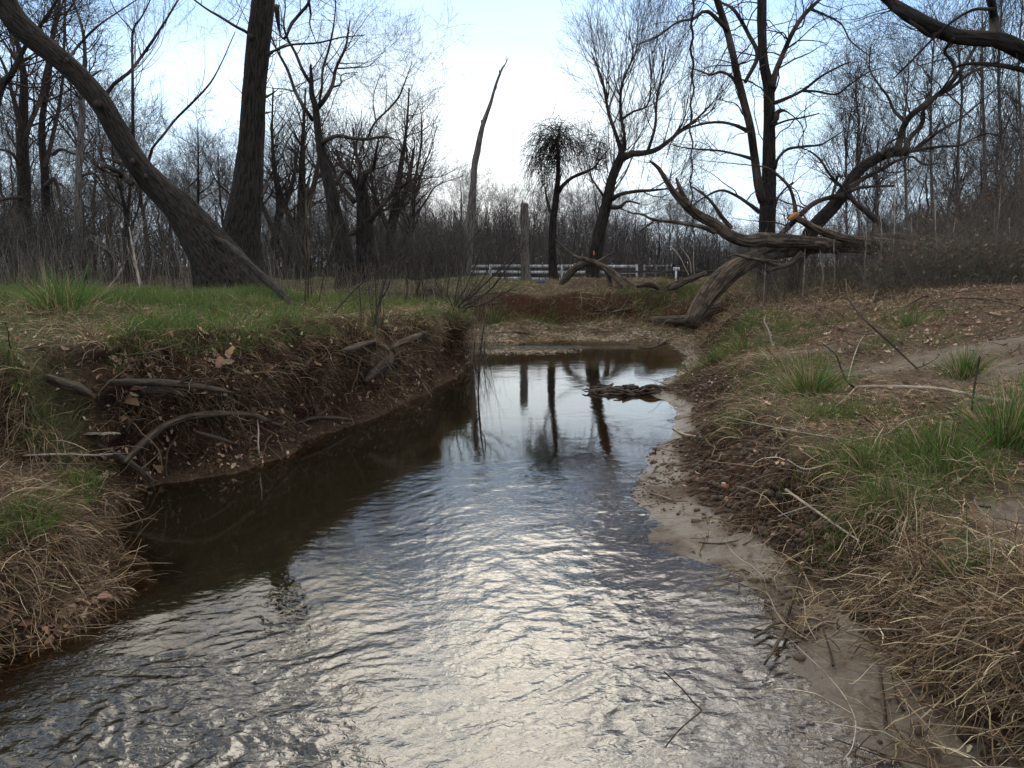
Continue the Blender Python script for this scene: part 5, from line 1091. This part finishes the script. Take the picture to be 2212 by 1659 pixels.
upl = land & (qS >= .98); sca = land & (qS > .02) & (qS < 1.0)
left = qX < (-.05 - 0.0 * qY); leftb = (qX < 1.0) & (qY < 13) & (qX < -.1 + .0 * qY) | ((qX < -.6) & (qY < 14)); right = ~leftb
pat = sst(.5 + .9 * fbm(qX * .9 + 3, qY * .9, 601, 3)); pat2 = sst(.5 + 1.1 * fbm(qX * 2.3, qY * 2.3, 603, 3))
soilz = np.clip(blobq(1620, 1010, .45, .5) + blobq(1500, 950, .4, .4) + blobq(1700, 1100, .4, .4), 0, 1)
def horiz(rng, n): a = rng.uniform(0, 2 * np.pi, n); return np.stack([np.cos(a), np.sin(a), np.zeros(n)], -1)
# green turf of the left bank and the patches elsewhere
gmask = leftb * upl * (qY > 4.6) * (.03 + pat ** 2 * (.25 + pat2)) + leftb * sca * (qS > .72) * 1.0
gmask = gmask * (1 - .75 * blobq(780, 690, 1.3, 1.2))
for (px, py, rx, ry, a_) in [(1590, 720, .6, .35, 1.2), (1760, 705, .9, .3, 1.0), (1690, 745, .5, .2, .8), (1530, 770, .35, .3, 1.2), (1640, 800, .5, .3, .6), (1790, 600, 2.0, .8, .6), (1500, 625, .8, .8, 1.4), (1450, 645, .8, .6, 1.2), (1160, 695, 1.0, .5, .7), (1075, 690, .6, .4, 1.0), (1230, 700, .5, .3, .6), (1330, 640, .7, .5, .6), (1900, 745, .4, .2, .6), (2060, 735, .5, .15, .8), (1960, 690, .4, .3, .6), (1440, 720, .4, .3, .6), (1900, 1000, .25, .2, .6), (2050, 1020, .35, .25, .8), (1900, 1100, .2, .15, .8), (1660, 850, .3, .2, .6), (1780, 900, .3, .15, .5), (2100, 960, .3, .2, .7), (2130, 1250, .15, .15, .4), (1480, 820, .25, .25, .8), (1450, 800, .2, .3, .8)]:
    gmask = gmask + a_ * 1.1 * (.1 + pat2 ** 1.5) * blobq(px, py, rx, ry) * land
k, p = pick(rng, dens(gmask, 1.0), 82000)
hgt = np.where(p[:, 0] < 0, rng.uniform(.04, .14, len(p)), rng.uniform(.05, .16, len(p))) * (.7 + .6 * pat2[k])
bg_ = Bag(); bg_.add(strands(rng, p, unit(horiz(rng, len(p)) * rng.uniform(.1, .9, (len(p), 1)) + [0, 0, 1]), hgt, rng.uniform(.003, .0055, len(p)), 4, .14, .12, tints(rng, len(p), GREEN, .35)))
k, p = pick(rng, dens((qY > 14) * (qY < 60) * land * (.1 + pat) * (np.abs(qX) < 40), 1.0), 26000)
bg_.add(strands(rng, p, unit(horiz(rng, len(p)) * .5 + [0, 0, 1]), rng.uniform(.06, .20, len(p)), rng.uniform(.008, .016, len(p)), 3, .1, .1, tints(rng, len(p), GREEN + [(.16, .14, .07)], .3)))
bg_.obj('green_grass', M['green'], 'short fresh green grass on the banks')
# dry straw lying over the uplands, combed downslope at the edges
bs = Bag()
k, p = pick(rng, dens((upl * (1 - .9 * qSand) * right * (.25 + .9 * pat2 ** 1.5) + sca * right * (qS > .62) * .6 * (1 - .85 * soilz)) * (qY < 24), 1.25), 64000)
d = unit(horiz(rng, len(p)) * .8 + np.c_[-qout[k] * np.clip(1.6 - (qD[k] - qTW[k] - qW[k]) / .5, .0, 1.6)[:, None], np.zeros(len(p))] * .35 + [0, 0, .15])
bs.add(strands(rng, p + [0, 0, .006], d, rng.uniform(.04, .24, len(p)), np.clip(np.exp(rng.normal(-6.1, .4, len(p))), .0007, .006), 5, .13, .22, tints(rng, len(p), STRAW + DARK[:2] + [(.24, .18, .13)], .3), True, True, .012))
k, p = pick(rng, dens((leftb * upl * (.3 + .7 * (1 - pat)) + leftb * sca * (qS > .4) * 1.5 + 2.0 * blobq(800, 680, 1.2, 1.0) * land) * (qY < 18), 1.1), 40000)
d = unit(horiz(rng, len(p)) * .7 + np.c_[-qout[k] * .7, np.zeros(len(p))] + [0, 0, .25])
bs.add(strands(rng, p + [0, 0, .006], d, rng.uniform(.04, .22, len(p)), rng.uniform(.0014, .0036, len(p)), 5, .22, .22, tints(rng, len(p), STRAW + DARK + DARK, .3), False))
# far slopes and the rough edge before the woods
k, p = pick(rng, dens(land * (qY > 10) * (qY < 34) * (np.abs(qX) < 24) * (.3 + pat + 1.2 * ((qX > .3) & (qX < 6) & (qY < 17))), 1.0), 75000)
bs.add(strands(rng, p, unit(horiz(rng, len(p)) * rng.uniform(.3, 1.5, (len(p), 1)) + [0, 0, .8]), rng.uniform(.05, .22, len(p)) * np.where(p[:, 1] > 15, .6, 1), rng.uniform(.003, .008, len(p)), 4, .25, .12, tints(rng, len(p), STRAW[:3] + STRAW[:1] + DARK[:4] + [(.22, .15, .10)], .35)))
# flood swept reeds on the far right slope and a shaggy fringe along the right edge
w = land * (blobq(1380, 690, 1.6, 1.6) + blobq(1480, 650, 1.5, 1.5) + blobq(1560, 690, .9, 1.0) + .6 * blobq(1250, 705, 1.5, 1.0)) * (.15 + pat2)
k, p = pick(rng, dens(w * pat, 1.0), 3400); a_ = rng.normal(0.25, 1.1, len(p)); d = np.stack([np.cos(a_), np.sin(a_) * .8, rng.uniform(-.05, .35, len(p))], -1)
bs.add(strands(rng, p + [0, 0, .01], unit(d), rng.uniform(.08, .45, len(p)), rng.uniform(.002, .006, len(p)), 6, .14, .22, tints(rng, len(p), STRAW + DARK + DARK[1:], .35), True, False, .04))
w = land * right * ((qS > .55) & (qD < qTW + qW + .5)) * (qY > 3.2) * (qY < 10.5) * (qX < 3.2) * (1 - .9 * soilz) * (.05 + sst(.5 + 1.6 * fbm(qX * 4, qY * 4, 607, 3)) ** 2)
k, p = pick(rng, dens(w, 1.0), 3000); d = unit(np.c_[-qout[k] * rng.uniform(.0, 1.1, (len(p), 1)), np.zeros(len(p))] + horiz(rng, len(p)) * .6 + [0, 0, .5])
bs.add(strands(rng, p, d, rng.uniform(.06, .30, len(p)), np.clip(np.exp(rng.normal(-5.9, .35, len(p))), .001, .005), 6, .26, .14, tints(rng, len(p), STRAW + STRAW[:1] + GREEN, .35), False))
k, p = pick(rng, dens(leftb * upl * (qY > 4.6) * (qY < 14) * (.25 + (1 - pat) + .6 * (1 - pat2)), 1.0), 14000)
bs.add(strands(rng, p, unit(horiz(rng, len(p)) * rng.uniform(.3, 2.2, (len(p), 1)) + [0, 0, 1]), rng.uniform(.04, .17, len(p)), np.clip(np.exp(rng.normal(-6.0, .35, len(p))), .001, .004), 5, .22, .2, tints(rng, len(p), STRAW + STRAW[:3], .35)))
k, p = pick(rng, dens(land * (qY > 12.5) * (qY < 18) * (qX > -1.5) * (qX < 4.5) * (qS < .3), .8), 12000)
bs.add(strands(rng, p, unit(horiz(rng, len(p)) + [0, 0, .35]), rng.uniform(.05, .25, len(p)), rng.uniform(.002, .006, len(p)), 5, .2, .2, tints(rng, len(p), STRAW + DARK + GREEN[:1], .35)))
bs.obj('dry_grass', M['strand'], 'matted dry straw and dead grass covering both banks')
# hanging roots and dead grass on the bank faces
br = Bag()
k, p = pick(rng, dens((sca * leftb * (.15 + pat2) + .35 * sca * right * (qS > .15) * (.1 + pat2)) , 1.15), 30000)
d = unit(np.c_[-qout[k] * rng.uniform(.2, 1.0, (len(p), 1)), np.zeros(len(p))] + horiz(rng, len(p)) * .55 + [0, 0, .05])
br.add(strands(rng, p, d, rng.uniform(.04, .20, len(p)), rng.uniform(.0012, .0035, len(p)), 5, .34, .30, tints(rng, len(p), DARK + DARK + STRAW[3:] + STRAW[1:2], .35)))
k, p = pick(rng, dens(leftb * land * (qS > .7) * (qS <= 1.0) * (qY > 2.5) * pat2 ** 2, 1.1), 4500)   # fringe under the sod
d = unit(np.c_[-qout[k] * .8, np.zeros(len(p))] + horiz(rng, len(p)) * .3 + [0, 0, -.1])
br.add(strands(rng, p, d, rng.uniform(.12, .42, len(p)), rng.uniform(.002, .004, len(p)), 6, .42, .12, tints(rng, len(p), STRAW + DARK, .3)))
br.obj('hanging_roots', M['strand'], 'dangling roots and dead grass fringing the cut bank faces')
# heavy straw thatch: right foreground and left foreground clump
bt = Bag()
w = (blobq(2100, 1400, .45, .35) + .9 * blobq(1900, 1320, .22, .22) + blobq(2150, 1650, .5, .4) + .35 * blobq(1850, 1200, .25, .25) + .15 * blobq(2000, 1050, .4, .25) + .2 * blobq(1800, 1030, .3, .2)) * land * (qSand < .9) * (qX > .4)
cl_ = sst(.45 + 1.9 * fbm(qX * 5.5, qY * 5.5, 605, 3)) ** 2
k, p = pick(rng, QA * w * fov * (.03 + pat2) * (.08 + cl_), 6800)
d = unit(np.c_[-qout[k] * rng.uniform(.1, 1.0, (len(p), 1)), np.zeros(len(p))] + horiz(rng, len(p)) * rng.uniform(.3, 1.8, (len(p), 1)) + [-.25, -.35, .2])
bt.add(strands(rng, p + [0, 0, .012], d, rng.uniform(.05, .34, len(p)), np.clip(np.exp(rng.normal(-6.25, .45, len(p))), .0006, .006), 7, .16, .20, tints(rng, len(p), STRAW + DARK[:4] + [(.48, .40, .28), (.24, .18, .11)], .4), True, False, .035))
w = (blobq(60, 1150, .45, .5) + blobq(120, 1050, .3, .5) + .6 * blobq(60, 1350, .4, .3) + .4 * blobq(250, 1250, .3, .2)) * land * leftb
k, p = pick(rng, QA * w * fov * (.2 + pat2) * (.1 + sst(.5 + 1.6 * fbm(qX * 5.5, qY * 5.5, 606, 3)) ** 2), 6000)
d = unit(np.c_[-qout[k] * .6, np.zeros(len(p))] + horiz(rng, len(p)) * .8 + [.35, -.3, .25])
bt.add(strands(rng, p + [0, 0, .01], d, rng.uniform(.06, .32, len(p)), rng.uniform(.0014, .0034, len(p)), 7, .18, .20, tints(rng, len(p), [(.30, .23, .14), (.42, .33, .2)] + STRAW[3:] + DARK, .35), False, False))
bt.obj('straw_thatch', M['strand'], 'thick thatch of pale flattened stalks spilling over the near bank edges')
# thicker exposed roots on the cut faces
tr__ = Tubes(); nR_ = 420
k, p = pick(rng, dens(sca * leftb * (qS > .2) * 1.0 + .12 * sca * right * (qS > .4), 1.0), nR_)
d = unit(np.c_[-qout[k] * rng.uniform(.2, .9, (nR_, 1)), np.zeros(nR_)] + horiz(rng, nR_) * 1.1 + [0, 0, .05]); out = np.empty((nR_, 8, 3)); out[:, 0] = p; Ls = rng.uniform(.10, .55, nR_)
for i in range(1, 8):
    d = unit(d + rng.normal(size=(nR_, 3)) * .28 + [0, 0, -.22]); out[:, i] = out[:, i - 1] + d * (Ls / 7)[:, None]
tr__.add(out, np.exp(rng.normal(-5.7, .5, (nR_, 1))) * np.linspace(1, .4, 8)[None], 5, tint=tints(rng, nR_, DARK[:4] + [(.16, .11, .07)], .3), cap=False)
tag(link('exposed_roots', tr__.mesh('exposed_roots', M['strand'])), 'exposed tree roots sticking out of the cut bank faces', None, None, 'stuff')
# dead leaves
def leaves(rng, p, nrm_, size, tint):
    n = len(p); U = unit(np.cross(nrm_, unit(rng.normal(size=(n, 3))))); W_ = np.cross(nrm_, U)
    lv_ = np.array([(-1, 0), (-.55, .42), (-.1, .62), (.25, .45), (.55, .52), (1, 0), (.5, -.5), (.2, -.42), (-.15, -.6), (-.6, -.4), (0, 0)])
    sh = lv_[None] * rng.uniform(.75, 1.2, (n, 11, 1)) * np.stack([np.ones((n, 1)), rng.uniform(.5, 1.1, (n, 1))], -1)
    cu = rng.uniform(-.3, 1.5, (n, 1)); cv_ = rng.uniform(-.4, .5, (n, 1)); zz = cu * sh[..., 1] ** 2 * 1.3 + cv_ * sh[..., 0] ** 2 + rng.normal(0, .10, (n, 11)); zz[:, 10] -= .05
    V = p[:, None] + size[:, None, None] * (sh[..., :1] * U[:, None] + sh[..., 1:2] * W_[:, None] + zz[..., None] * nrm_[:, None])
    i0 = (np.arange(n) * 11)[:, None]; r = np.arange(10); f = np.stack([i0 + r, i0 + (r + 1) % 10, i0 + 10 + 0 * r], -1).reshape(-1, 3)
    return V.reshape(-1, 3), f, np.broadcast_to(tint[:, None], (n, 11, 3)).reshape(-1, 3)
bl = Bag()
w = upl * right * (.10 + .35 * pat2) * (qSand < .8) + 1.6 * land * (blobq(2000, 660, 2.2, 1.2) + blobq(1850, 640, 1.5, 1.5) + blobq(2150, 700, 1.0, .6)) + 1.2 * land * (blobq(1950, 900, .45, .25) + blobq(1840, 860, .3, .2) + blobq(1560, 850, .3, .3)) + .12 * sca * right
w = w + leftb * sca * (.25 + .5 * pat2) + 1.5 * land * blobq(860, 700, 1.1, .8) + 1.2 * land * (blobq(270, 900, .35, .25) + blobq(500, 770, .25, .3) + blobq(60, 1250, .3, .3)) + .10 * upl * leftb
k, p = pick(rng, dens(w * (qY < 24) * (1 - (qY > 13.0) * sca), 1.2), 20000)
nr = unit(QN[k] + rng.normal(0, .45, (len(p), 3)))
bl.add(leaves(rng, p + nr * .012, nr, np.clip(np.exp(rng.normal(-4.15, .45, len(p))), .005, .055), tints(rng, len(p), LEAF, .3)))
bl.obj('leaf_litter', M['leaf'], 'curled brown dead leaves littering the banks')
# twigs
bw_ = Tubes(); nT_ = 3400
k, p = pick(rng, dens((upl * right * .6 + sca * 1.2 + .4 * upl * leftb + 1.2 * land * (blobq(900, 700, 1.5, 1.0) + blobq(1350, 690, 1.5, 1.0)) + 0.5 * (qSand > .4) * (qS < .6) * (qX > 0)) * land * (qY < 20), 1.2), nT_)
d = unit(horiz(rng, nT_) + np.c_[-qout[k] * .4, np.zeros(nT_)] + [0, 0, .12]); Kt_ = 6; out = np.empty((nT_, Kt_, 3)); out[:, 0] = p + [0, 0, .01]; Ls = rng.uniform(.05, .40, nT_) ** 1.0
for i in range(1, Kt_):
    d = unit(d + rng.normal(size=(nT_, 3)) * .22 + [0, 0, -.08]); out[:, i] = out[:, i - 1] + d * (Ls / (Kt_ - 1))[:, None]; out[:, i, 2] = np.maximum(out[:, i, 2], hz(out[:, i, 0], out[:, i, 1]) + .004)
bw_.add(out, rng.uniform(.0012, .006, (nT_, 1)) * np.linspace(1, .5, Kt_)[None], 5, tint=tints(rng, nT_, DARK + DARK + [(.22, .18, .14)], .3), cap=False)
tag(link('twig_debris', bw_.mesh('twig_debris', M['strand'])), 'fallen twigs and flood debris strewn over the banks', None, None, 'stuff')
# clods and pebbles
ico = [(-.53, .85, 0), (.53, .85, 0), (-.53, -.85, 0), (.53, -.85, 0), (0, -.53, .85), (0, .53, .85), (0, -.53, -.85), (0, .53, -.85), (.85, 0, -.53), (.85, 0, .53), (-.85, 0, -.53), (-.85, 0, .53)]
icf = [(0, 11, 5), (0, 5, 1), (0, 1, 7), (0, 7, 10), (0, 10, 11), (1, 5, 9), (5, 11, 4), (11, 10, 2), (10, 7, 6), (7, 1, 8), (3, 9, 4), (3, 4, 2), (3, 2, 6), (3, 6, 8), (3, 8, 9), (4, 9, 5), (2, 4, 11), (6, 2, 10), (8, 6, 7), (9, 8, 1)]
def rocks(rng, p, s, tint, flat=.6):
    n = len(p); V = np.array(ico)[None] * rng.uniform(.7, 1.25, (n, 12, 1)) * np.stack([rng.uniform(.7, 1.3, n), rng.uniform(.7, 1.3, n), np.full(n, flat)], -1)[:, None]
    a = rng.uniform(0, 6.28, n); c_, s_ = np.cos(a)[:, None], np.sin(a)[:, None]; V = np.stack([V[..., 0] * c_ - V[..., 1] * s_, V[..., 0] * s_ + V[..., 1] * c_, V[..., 2]], -1) * s[:, None, None] + p[:, None]
    f = (np.arange(n) * 12)[:, None, None] + np.array(icf)[None]
    return V.reshape(-1, 3), f.reshape(-1, 3), np.broadcast_to(tint[:, None], (n, 12, 3)).reshape(-1, 3)
bp_ = Bag()
k, p = pick(rng, dens(land * (qX > -1.5) * (qY > 13.5) * (qY < 19) * (qX < 4.5) * (qS < .03) * (np.abs(qD) < 2.7) * (.02 + pat2 ** 2) + .0, .5), 5000)
bp_.add(rocks(rng, p, rng.uniform(.012, .042, len(p)), tints(rng, len(p), [(.16, .12, .085), (.22, .17, .12), (.10, .075, .055), (.30, .25, .19)], .35)))
cx = atz(1110, 760, 0)
pp_ = np.stack([rng.normal(cx[0], .42, 800), rng.normal(cx[1], .16, 800), rng.uniform(-.015, .015, 800)], -1); bp_.add(rocks(rng, pp_, rng.uniform(.012, .035, 800), tints(rng, 800, [(.18, .14, .10), (.26, .2, .15), (.10, .08, .06)], .3)))
k, p = pick(rng, dens((qSand > .3) * (qS < .9) * (qX > .2) * (qD > -.02) * (qY < 6) * pat2 ** 3, .8), 1500)
bp_.add(rocks(rng, p, np.clip(np.exp(rng.normal(-5.4, .7, len(p))), .001, .03), tints(rng, len(p), [(.04, .028, .02), (.07, .05, .035), (.10, .075, .055)], .3), .7))
k, p = pick(rng, dens(sca * right * (qY < 9) * (qS < .8), .9), 2600)
bp_.add(rocks(rng, p, rng.uniform(.006, .028, len(p)), tints(rng, len(p), [(.035, .022, .015), (.055, .035, .022), (.08, .05, .032)], .3), .8))
bp_.obj('gravel', M['stone'], 'small stones and soil crumbs on the gravel bar, mud and bank faces')
# individual tufts of fresh grass
TU = [(1750, 838, .17, .24, 520, 'large bright green grass tuft hanging over the edge of the right bank'), (2082, 800, .13, .20, 380, 'green grass tuft on the sandy path at the right'), (2170, 950, .16, .26, 520, 'tall green grass tuft at the right edge of the picture'), (2040, 985, .15, .16, 300, 'sparse green tuft on the leaf heap left of the tallest tuft'), (1545, 765, .16, .18, 340, 'grass tuft near the water at the far end of the right bank'), (128, 650, .26, .24, 420, 'bright tall grass tuft on the left turf near the left edge'), (1965, 690, .14, .15, 220, 'small green tuft at the base of the leaf covered slope'), (1880, 1000, .10, .13, 160, 'small green tuft above the slanting pale stick'), (1066, 680, .22, .2, 260, 'green tuft at the tip of the far left bank'), (1600, 130 + 610, .2, .16, 260, 'low green tuft beside the white curled twig'), (2225, 905, .12, .24, 300, 'green tuft cut off by the right edge'), (2085, 1245, .06, .12, 90, 'little green tuft among the straw thatch')]
for i, (px, py, sr, hh_, n, lb) in enumerate(TU):
    r_ = np.random.default_rng(700 + i); c = ground_at(px, py + 14)
    xy = r_.normal(0, sr * .36, (n, 2)) * (1 + .8 * (r_.random((n, 1)) < .15)) + np.array([r_.normal(0, .3), r_.normal(0, .3)]) * sr * (r_.random((n, 1)) < .4); p = np.c_[xy[:, 0] + c[0], xy[:, 1] * .8 + c[1], np.zeros(n)]; p[:, 2] = hz(p[:, 0], p[:, 1]) - .005
    d = unit(np.c_[xy * .75 / sr, np.ones(n)] + r_.normal(0, .18, (n, 3)))
    V, q, cc = strands(r_, p, d, r_.uniform(.4, 1.1, n) * hh_ * 1.5, r_.uniform(.003, .006, n), 6, .12, .06, tints(r_, n, GREEN[:3] + [(.07, .18, .022), (.045, .12, .018), STRAW[0], STRAW[3]], .3))
    o = thing('grass_tuft', c, lb, 'grass tuft', 'fresh green grass tufts'); link('blades', mesh_np('blades', V - np.array(c), q, M['green'], True, None, {'tint': cc}), o)
# big leaves that show one by one
for i, (px, py, s, lb) in enumerate([(283, 868, .075, 'large brown sycamore like leaf on the left bank above the arching root'), (310, 845, .06, 'upturned brown leaf right behind the large brown one'), (480, 790, .06, 'pale brown leaf in the hollow below the left turf edge'), (2085, 912, .085, 'large curled dead leaf at the foot of the dark upright stick'), (1560, 1056, .03, 'small pink brown leaf on the upper mud beach'), (110, 1240, .05, 'brown leaf on the straw clump at the lower left'), (30, 1340, .06, 'grey brown leaf at the bottom of the left straw clump'), (505, 765, .05, 'pale leaf higher in the hollow below the left turf edge'), (265, 915, .07, 'reddish leaf directly above the bark flake')]):
    r_ = np.random.default_rng(800 + i); c = ground_at(px, py) + np.array([0, -.05, .03]); nn = unit(np.array([[r_.uniform(-.3, .3), -.9, .8]]))
    V, f, cc = leaves(r_, np.zeros((1, 3)), nn, np.array([s]), tints(r_, 1, [(.26, .15, .09)], .2))
    V2 = V - nn * .002; nV = len(V); ed = np.stack([np.arange(10), np.arange(10) + nV, (np.arange(10) + 1) % 10 + nV, (np.arange(10) + 1) % 10], -1)
    me = mesh_np('dead_leaf', np.concatenate([V, V2]), [ed, np.concatenate([f, f[:, ::-1] + nV])], M['leaf'], False, None, {'tint': np.concatenate([cc, cc])})
    tag(link('dead_leaf', me, None, c), lb, 'leaf', 'large dead leaves')
print('scatter', time.time() - T0)
# ------------------------------------------------------------------ thickets (stuff)
def thicket(name, label, xr, Yr, topf, n, nb, seed, tint, rad=.010, leafn=0, lean=.08, base=0.0, bl_=.9):
    rng = np.random.default_rng(seed); x = rng.uniform(*xr, n); Yv = rng.uniform(*Yr, n); K = 8
    X = (x - 1106) / F * Yv / cp
    z0 = height(X, Yv) - .05; zt = H + (575 - topf(x)) / F * Yv; hgt = np.maximum(.4, (zt - z0) * rng.uniform(.35, 1.0, n) ** .8)
    P = np.empty((n, K, 3)); P[:, 0] = np.stack([X, Yv, z0], -1); d = unit(np.c_[rng.normal(0, lean, (n, 2)), np.ones(n)])
    for k in range(1, K): d = unit(d + rng.normal(0, .09, (n, 3)) + [0, 0, .04]); P[:, k] = P[:, k - 1] + d * (hgt / (K - 1))[:, None]
    R = rng.uniform(.4, 1.3, (n, 1)) * rad * np.linspace(1, .35, K)[None]; tt = tints(rng, n, tint, .35)
    tb = Tubes(); tb.add(P, R, 3, cap=False, tint=tt)
    c = grow(rng, P, R, nb, bl_, K=6, wig=.25, ang=(25, 80), rmin=rad * .28, up=.1); tb.add(c[0], c[1], 3, cap=False, tint=tints(rng, nb, tint, .35))
    c2_ = grow(rng, c[0], c[1], int(nb * 1.4), bl_ * .5, K=5, wig=.25, ang=(25, 70), rmin=rad * .22); tb.add(c2_[0], c2_[1], 3, cap=False, tint=tints(rng, int(nb * 1.4), tint, .35))
    if leafn:
        bi = rng.integers(0, len(c2_[0]), leafn); pt = c2_[0][bi, rng.integers(1, 5, leafn)] + rng.normal(0, .03, (leafn, 3))
        V, f, cc = leaves(rng, pt, unit(rng.normal(size=(leafn, 3))), rng.uniform(.02, .045, leafn), tints(rng, leafn, [(.13, .085, .055), (.10, .07, .05), (.17, .115, .07)], .3))
        tb.V.append(V); tb.F.append(f + tb.n); tb.A.append(V * 0); tb.C.append(cc); tb.n += len(V)
    tag(link(name, tb.mesh(name, M['strand'])), label, None, None, 'stuff')
GB = [(.085, .074, .066), (.055, .048, .042), (.13, .115, .10), (.035, .03, .026)]
def itp(*pts): xs, ys = zip(*pts); return lambda x: np.interp(x, xs, ys)
thicket('left_thicket', 'dense dark undergrowth in front of the wood behind the left bank', (-260, 470), (19, 33), itp((-260, 430), (0, 440), (120, 445), (200, 430), (270, 460), (330, 490), (480, 515)), 2500, 8500, 901, GB + [(.035, .030, .024)], .013)
thicket('left_weeds', 'pale upright weed stalks along the front of the left undergrowth', (-260, 640), (15.5, 19.5), itp((-260, 505), (0, 500), (640, 530)), 900, 1500, 902, [(.22, .19, .16), (.15, .125, .10), (.10, .08, .065)], .007, bl_=.3)
thicket('middle_thicket', 'tangled brush between the upright willow and the snag', (560, 1010), (22, 34), itp((560, 450), (700, 450), (850, 480), (1010, 500)), 1700, 8500, 903, GB, .012)
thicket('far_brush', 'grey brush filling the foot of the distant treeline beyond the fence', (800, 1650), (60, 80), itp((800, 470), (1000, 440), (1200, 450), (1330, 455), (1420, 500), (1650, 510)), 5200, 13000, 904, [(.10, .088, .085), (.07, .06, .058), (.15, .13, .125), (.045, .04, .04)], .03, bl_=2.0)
thicket('fence_brush', 'thin brush and weeds standing just before the white fence', (940, 1420), (26, 44), itp((940, 480), (1120, 500), (1250, 510), (1420, 560)), 420, 2200, 905, GB, .010)
thicket('right_thicket', 'brown brushy thicket with clinging dead leaves at the right', (1950, 2480), (17, 27), itp((1950, 500), (2010, 440), (2080, 390), (2150, 350), (2212, 345), (2480, 345)), 1800, 10000, 906, [(.09, .073, .062), (.12, .10, .085), (.06, .05, .042)], .011, leafn=9000)
thicket('log_brush', 'weeds and brambles around the fallen trunks', (1630, 2480), (11.8, 17), itp((1630, 592), (1700, 560), (1850, 500), (1980, 460), (2480, 430)), 1300, 11000, 907, [(.10, .08, .065), (.15, .12, .095), (.06, .045, .036), (.045, .035, .028), (.20, .165, .135)], .005, bl_=.55, lean=.3)
thicket('log_tangle', 'dark brown tangle of brush burying the right end of the fallen trunks', (1860, 2480), (11.0, 12.3), itp((1860, 560), (1960, 520), (2100, 500), (2480, 490)), 560, 5200, 910, [(.12, .10, .08), (.16, .135, .11), (.07, .058, .048), (.21, .18, .145)], .005, bl_=.5, lean=.5, leafn=1500)
thicket('right_far_brush', 'grey brush behind the crooked tree', (1600, 2400), (30, 55), itp((1600, 520), (1760, 500), (1900, 450), (2400, 420)), 2200, 9000, 908, GB, .016, bl_=1.2)
thicket('bank_weeds', 'thin dead weed stems on the far left turf and promontory', (620, 1060), (10.5, 17), itp((620, 560), (1060, 560)), 420, 900, 909, [(.22, .18, .14), (.12, .09, .07), (.07, .05, .04)], .005, bl_=.25)
print('done', time.time() - T0)
